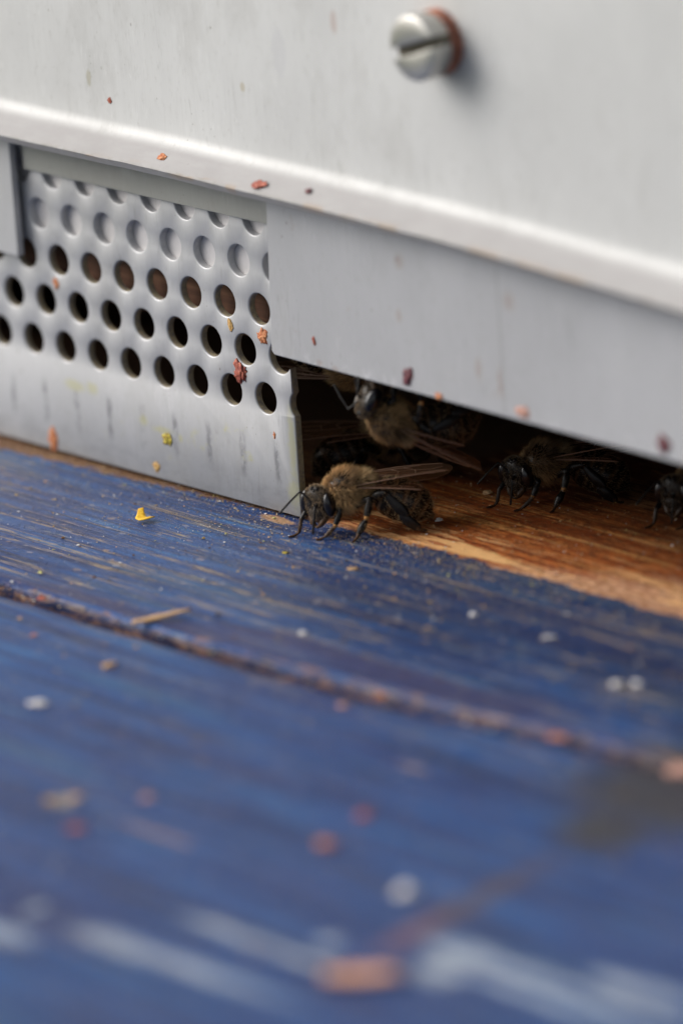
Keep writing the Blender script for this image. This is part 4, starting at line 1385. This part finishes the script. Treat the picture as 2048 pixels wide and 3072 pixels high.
UPN = (0, 0, 1)
CG = 'crumbs lying on the landing board'
for nm, cat, lb, xy, sz, mt_, rt in (
    ('white_grain', 'grain', 'white grain on the bare wood just behind the walking bee', (46.8, 8.0), (0.34, 0.30, 0.42), M_WHITE, 0),
    ('wax_crumb', 'crumb', 'pale tan crumb deep in the entrance under the wing tip of the hanging bee', (44.1, 16.6), (0.50, 0.45, 0.45), M_TAN, 0),
    ('white_grain', 'grain', 'small white grain on the blue board below the pale patch of bare wood', (70.5, -9.0), (0.36, 0.36, 0.36), M_WHITE, 0),
    ('white_grain', 'grain', 'flat white grain by the right end of the pale wear line', (80.7, -9.2), (0.70, 0.34, 0.3), M_WHITE, 0),
    ('white_grain', 'grain', 'large pale grain near the right edge of the blue board', (95.0, -14.4), (0.55, 0.6, 0.5), M_WHITE, 0),
    ('white_grain', 'grain', 'pale grain touching the large grain near the right edge', (96.2, -13.3), (0.45, 0.45, 0.4), M_WHITE, 0),
    ('white_grain', 'grain', 'white grain just above the crack in the middle of the board', (62.2, -21.9), (0.34, 0.34, 0.34), M_WHITE, 0),
    ('white_grain', 'grain', 'white oblong grain on the left of the board below the tan crumb', (58.7, -49.1), (0.85, 0.62, 0.5), M_WHITE, 10),
    ('white_grain', 'grain', 'big white grain blurred in the foreground, right of the orange crumbs', (119.1, -60.0), (0.95, 0.95, 0.8), M_WHITE, 0),
    ('wax_crumb', 'crumb', 'orange tan crumb on the left of the board below the crack', (55.3, -38.4), (0.70, 0.60, 0.45), M_TAN, 0),
    ('propolis_crumb', 'crumb', 'larger round orange crumb blurred in the middle foreground', (105.5, -56.6), (0.95, 0.85, 0.6), M_ORANGE, 0),
    ('propolis_crumb', 'crumb', 'smaller reddish crumb blurred above the larger orange one', (102.8, -50.1), (0.68, 0.72, 0.5), M_RED, 0),
    ('propolis_crumb', 'crumb', 'big pink crumb blurred at the right edge on the dark stain', (115.6, -26.2), (1.5, 1.2, 0.7), M_PINK, 0),
    ('propolis_crumb', 'crumb', 'small bright orange crumb left below the crack', (43.1, -37.2), (0.34, 0.30, 0.25), M_ORANGE, 0),
    ('pollen_crumb', 'crumb', 'yellow pollen crumb on the blue board in front of the walking bee', (42.7, -7.3), (0.36, 0.28, 0.22), M_POLLEN, 0),
    ('wax_crumb', 'crumb', 'tan crumb on the dark blue board right of the yellow pollen crumb', (51.6, -6.8), (0.52, 0.36, 0.3), M_TAN, 0),
    ('wax_crumb', 'crumb', 'ochre crumb, left one of the blurred pair at the lower left', (79.1, -64.0), (0.60, 0.55, 0.4), M_OCHRE, 0),
    ('wax_crumb', 'crumb', 'ochre crumb, right one of the blurred pair at the lower left', (80.2, -62.2), (0.60, 0.50, 0.4), M_TAN, 0),
    ('propolis_crumb', 'crumb', 'dull red crumb below the blurred ochre pair at the lower left', (86.3, -67.0), (0.75, 0.62, 0.4), M_RED, 0),
    ('white_grain', 'grain', 'faint grey grain right of the blurred ochre pair', (85.2, -58.5), (0.55, 0.55, 0.4), M_PINK, 0),
    ('propolis_crumb', 'crumb', 'pink crumb lying at the crack in the middle of the picture', (80.2, -32.8), (0.48, 0.44, 0.35), M_PINK, 0),
    ('propolis_crumb', 'crumb', 'orange crumb wedged in the right part of the crack', (101.0, -27.0), (0.85, 0.62, 0.45), M_ORANGE, 0),
    ('propolis_crumb', 'crumb', 'orange brown crumb wedged in the crack left of centre right', (81.0, -29.0), (0.65, 0.5, 0.4), M_ORANGE, 0),
    ('propolis_crumb', 'crumb', 'red brown crumb lying in the crack at the far left', (35.3, -30.1), (0.50, 0.40, 0.35), M_RED, 0),
):
    sz = tuple(v * 0.86 for v in sz)
    lump(nm, lb, cat, (xy[0], xy[1], FLOOR + sz[2] * 0.2), sz, mt_, UPN, seed=xy[0] * 1.3, group=CG, rot=rt + xy[0] * 13 % 90, rough=0.75)


def sheet(name, label, cat, loc, outline, mat, curl, th=0.07, rot=0.0):
    """Thin curled flake, chip or petal with real thickness."""
    bm = bmesh.new()
    vs = [bm.verts.new((x, y, 0)) for x, y in outline]
    f = bm.faces.new(vs)
    bmesh.ops.triangulate(bm, faces=[f])
    bmesh.ops.subdivide_edges(bm, edges=bm.edges[:], cuts=3, use_grid_fill=True)
    bmesh.ops.rotate(bm, verts=bm.verts[:], matrix=Matrix.Rotation(R(rot), 3, 'Z'))
    for v in bm.verts:
        v.co.z = curl(v.co.x, v.co.y)
    ext = bmesh.ops.extrude_face_region(bm, geom=bm.faces[:])
    for v in ext['geom']:
        if isinstance(v, bmesh.types.BMVert):
            v.co.z += th
    return tag(bm_obj(name, bm, mat, loc=loc, smooth=True), label, cat)


sheet('petal_flake', 'bright yellow petal flake curled up on the blue board in front of the perforated plate', 'petal', (24.2, -8.9, FLOOR + 0.06),
      [(-1.0, 0.7), (-0.75, -0.55), (-0.1, -1.0), (0.6, -0.9), (1.15, -0.2), (0.55, 0.15), (0.15, 0.05), (-0.3, 0.55), (-0.6, 1.05)], M_YELLOW,
      lambda x, y: 0.25 + 0.35 * max(0, y - x * 0.5) ** 1.2 + 0.18 * x * x, 0.10, 25)
sheet('wood_splinter', 'tan wood splinter lying across the crack on the left', 'splinter', (48.9, -27.2, FLOOR + 0.10),
      [(-2.6, -0.9), (-1.2, -0.75), (0.6, -0.1), (2.4, 0.55), (2.7, 0.95), (1.1, 0.75), (-0.6, 0.35), (-1.6, -0.1), (-2.7, -0.45)], M_TAN,
      lambda x, y: 0.10 + 0.05 * abs(x) + 0.06 * y, 0.22, 52)
sheet('wood_chip', 'large orange tan wood chip blurred in the bottom foreground', 'wood chip', (130.6, -74.2, FLOOR + 0.08),
      [(-3.0, -0.7), (-1.2, -1.1), (1.3, -0.9), (3.0, -0.3), (2.2, 0.5), (1.4, 1.25), (0.2, 0.8), (-1.2, 1.3), (-2.0, 0.5), (-3.4, 0.3)], M_CHIP,
      lambda x, y: 0.12 + 0.03 * x * x * 0.3, 0.35, 40)


# ------------------------------------------------------------------ loose grit (nobody could count it)
def build_grit():
    n1, n2, n3 = 3400, 1500, 900
    x = np.concatenate([rng.uniform(-15, 125, n1), rng.uniform(20, 165, n2), rng.uniform(36, 95, n3)])
    y = np.concatenate([1.5 - rng.exponential(9.0, n1), rng.uniform(-95, 0, n2), rng.uniform(2, 22, n3)])
    s = np.concatenate([rng.lognormal(-2.75, 0.45, n1), rng.lognormal(-2.35, 0.5, n2), rng.lognormal(-2.6, 0.4, n3)])
    n4 = 4200                                                # the finest dust, thick around the doorway
    x = np.concatenate([x, rng.normal(48, 24, n4)])
    y = np.concatenate([y, 1.6 - rng.exponential(4.5, n4)])
    s = np.concatenate([s, rng.lognormal(-3.0, 0.3, n4)])
    k = 350                                                  # crumbs that gather in the crack
    xc = rng.uniform(0, 130, k)
    x = np.concatenate([x, xc])
    y = np.concatenate([y, np.array([crack_y(v) for v in xc]) + rng.normal(0, 0.9, k)])
    s = np.concatenate([s, rng.lognormal(-2.3, 0.4, k)])
    s = np.clip(s, 0.03, 0.34)
    pal = np.array([(0.42, 0.31, 0.17), (0.40, 0.27, 0.08), (0.60, 0.58, 0.55), (0.14, 0.07, 0.035), (0.50, 0.30, 0.15), (0.03, 0.025, 0.02), (0.40, 0.38, 0.14)])
    ci = rng.choice(len(pal), len(x), p=[0.30, 0.16, 0.16, 0.12, 0.14, 0.06, 0.06])
    octa = np.array([(1, 0, 0), (-1, 0, 0), (0, 1, 0), (0, -1, 0), (0, 0, 1), (0, 0, -0.6)], float)
    tri = np.array([(0, 2, 4), (2, 1, 4), (1, 3, 4), (3, 0, 4), (2, 0, 5), (1, 2, 5), (3, 1, 5), (0, 3, 5)])
    n = len(x)
    V = octa[None] * (s[:, None, None] * rng.uniform(0.55, 1.35, (n, 6, 1)))
    a = rng.uniform(0, 6.28, n)
    c_, s_ = np.cos(a)[:, None], np.sin(a)[:, None]
    V = np.stack([V[..., 0] * c_ - V[..., 1] * s_, V[..., 0] * s_ + V[..., 1] * c_, V[..., 2] * 0.5], -1)
    V += np.stack([x, y, FLOOR + 0.05 + s * 0.2], -1)[:, None]
    F = (tri[None] + (np.arange(n) * 6)[:, None, None]).reshape(-1, 3)
    C = np.repeat(pal[ci] * rng.uniform(0.7, 1.2, (n, 1)), 6, axis=0)
    o = link_mesh('loose_grit', V.reshape(-1, 3), F, M_GRIT, smooth=False, tint=C)
    tag(o, 'fine tan and white grit scattered over the landing board', 'grit', kind='stuff')


build_grit()
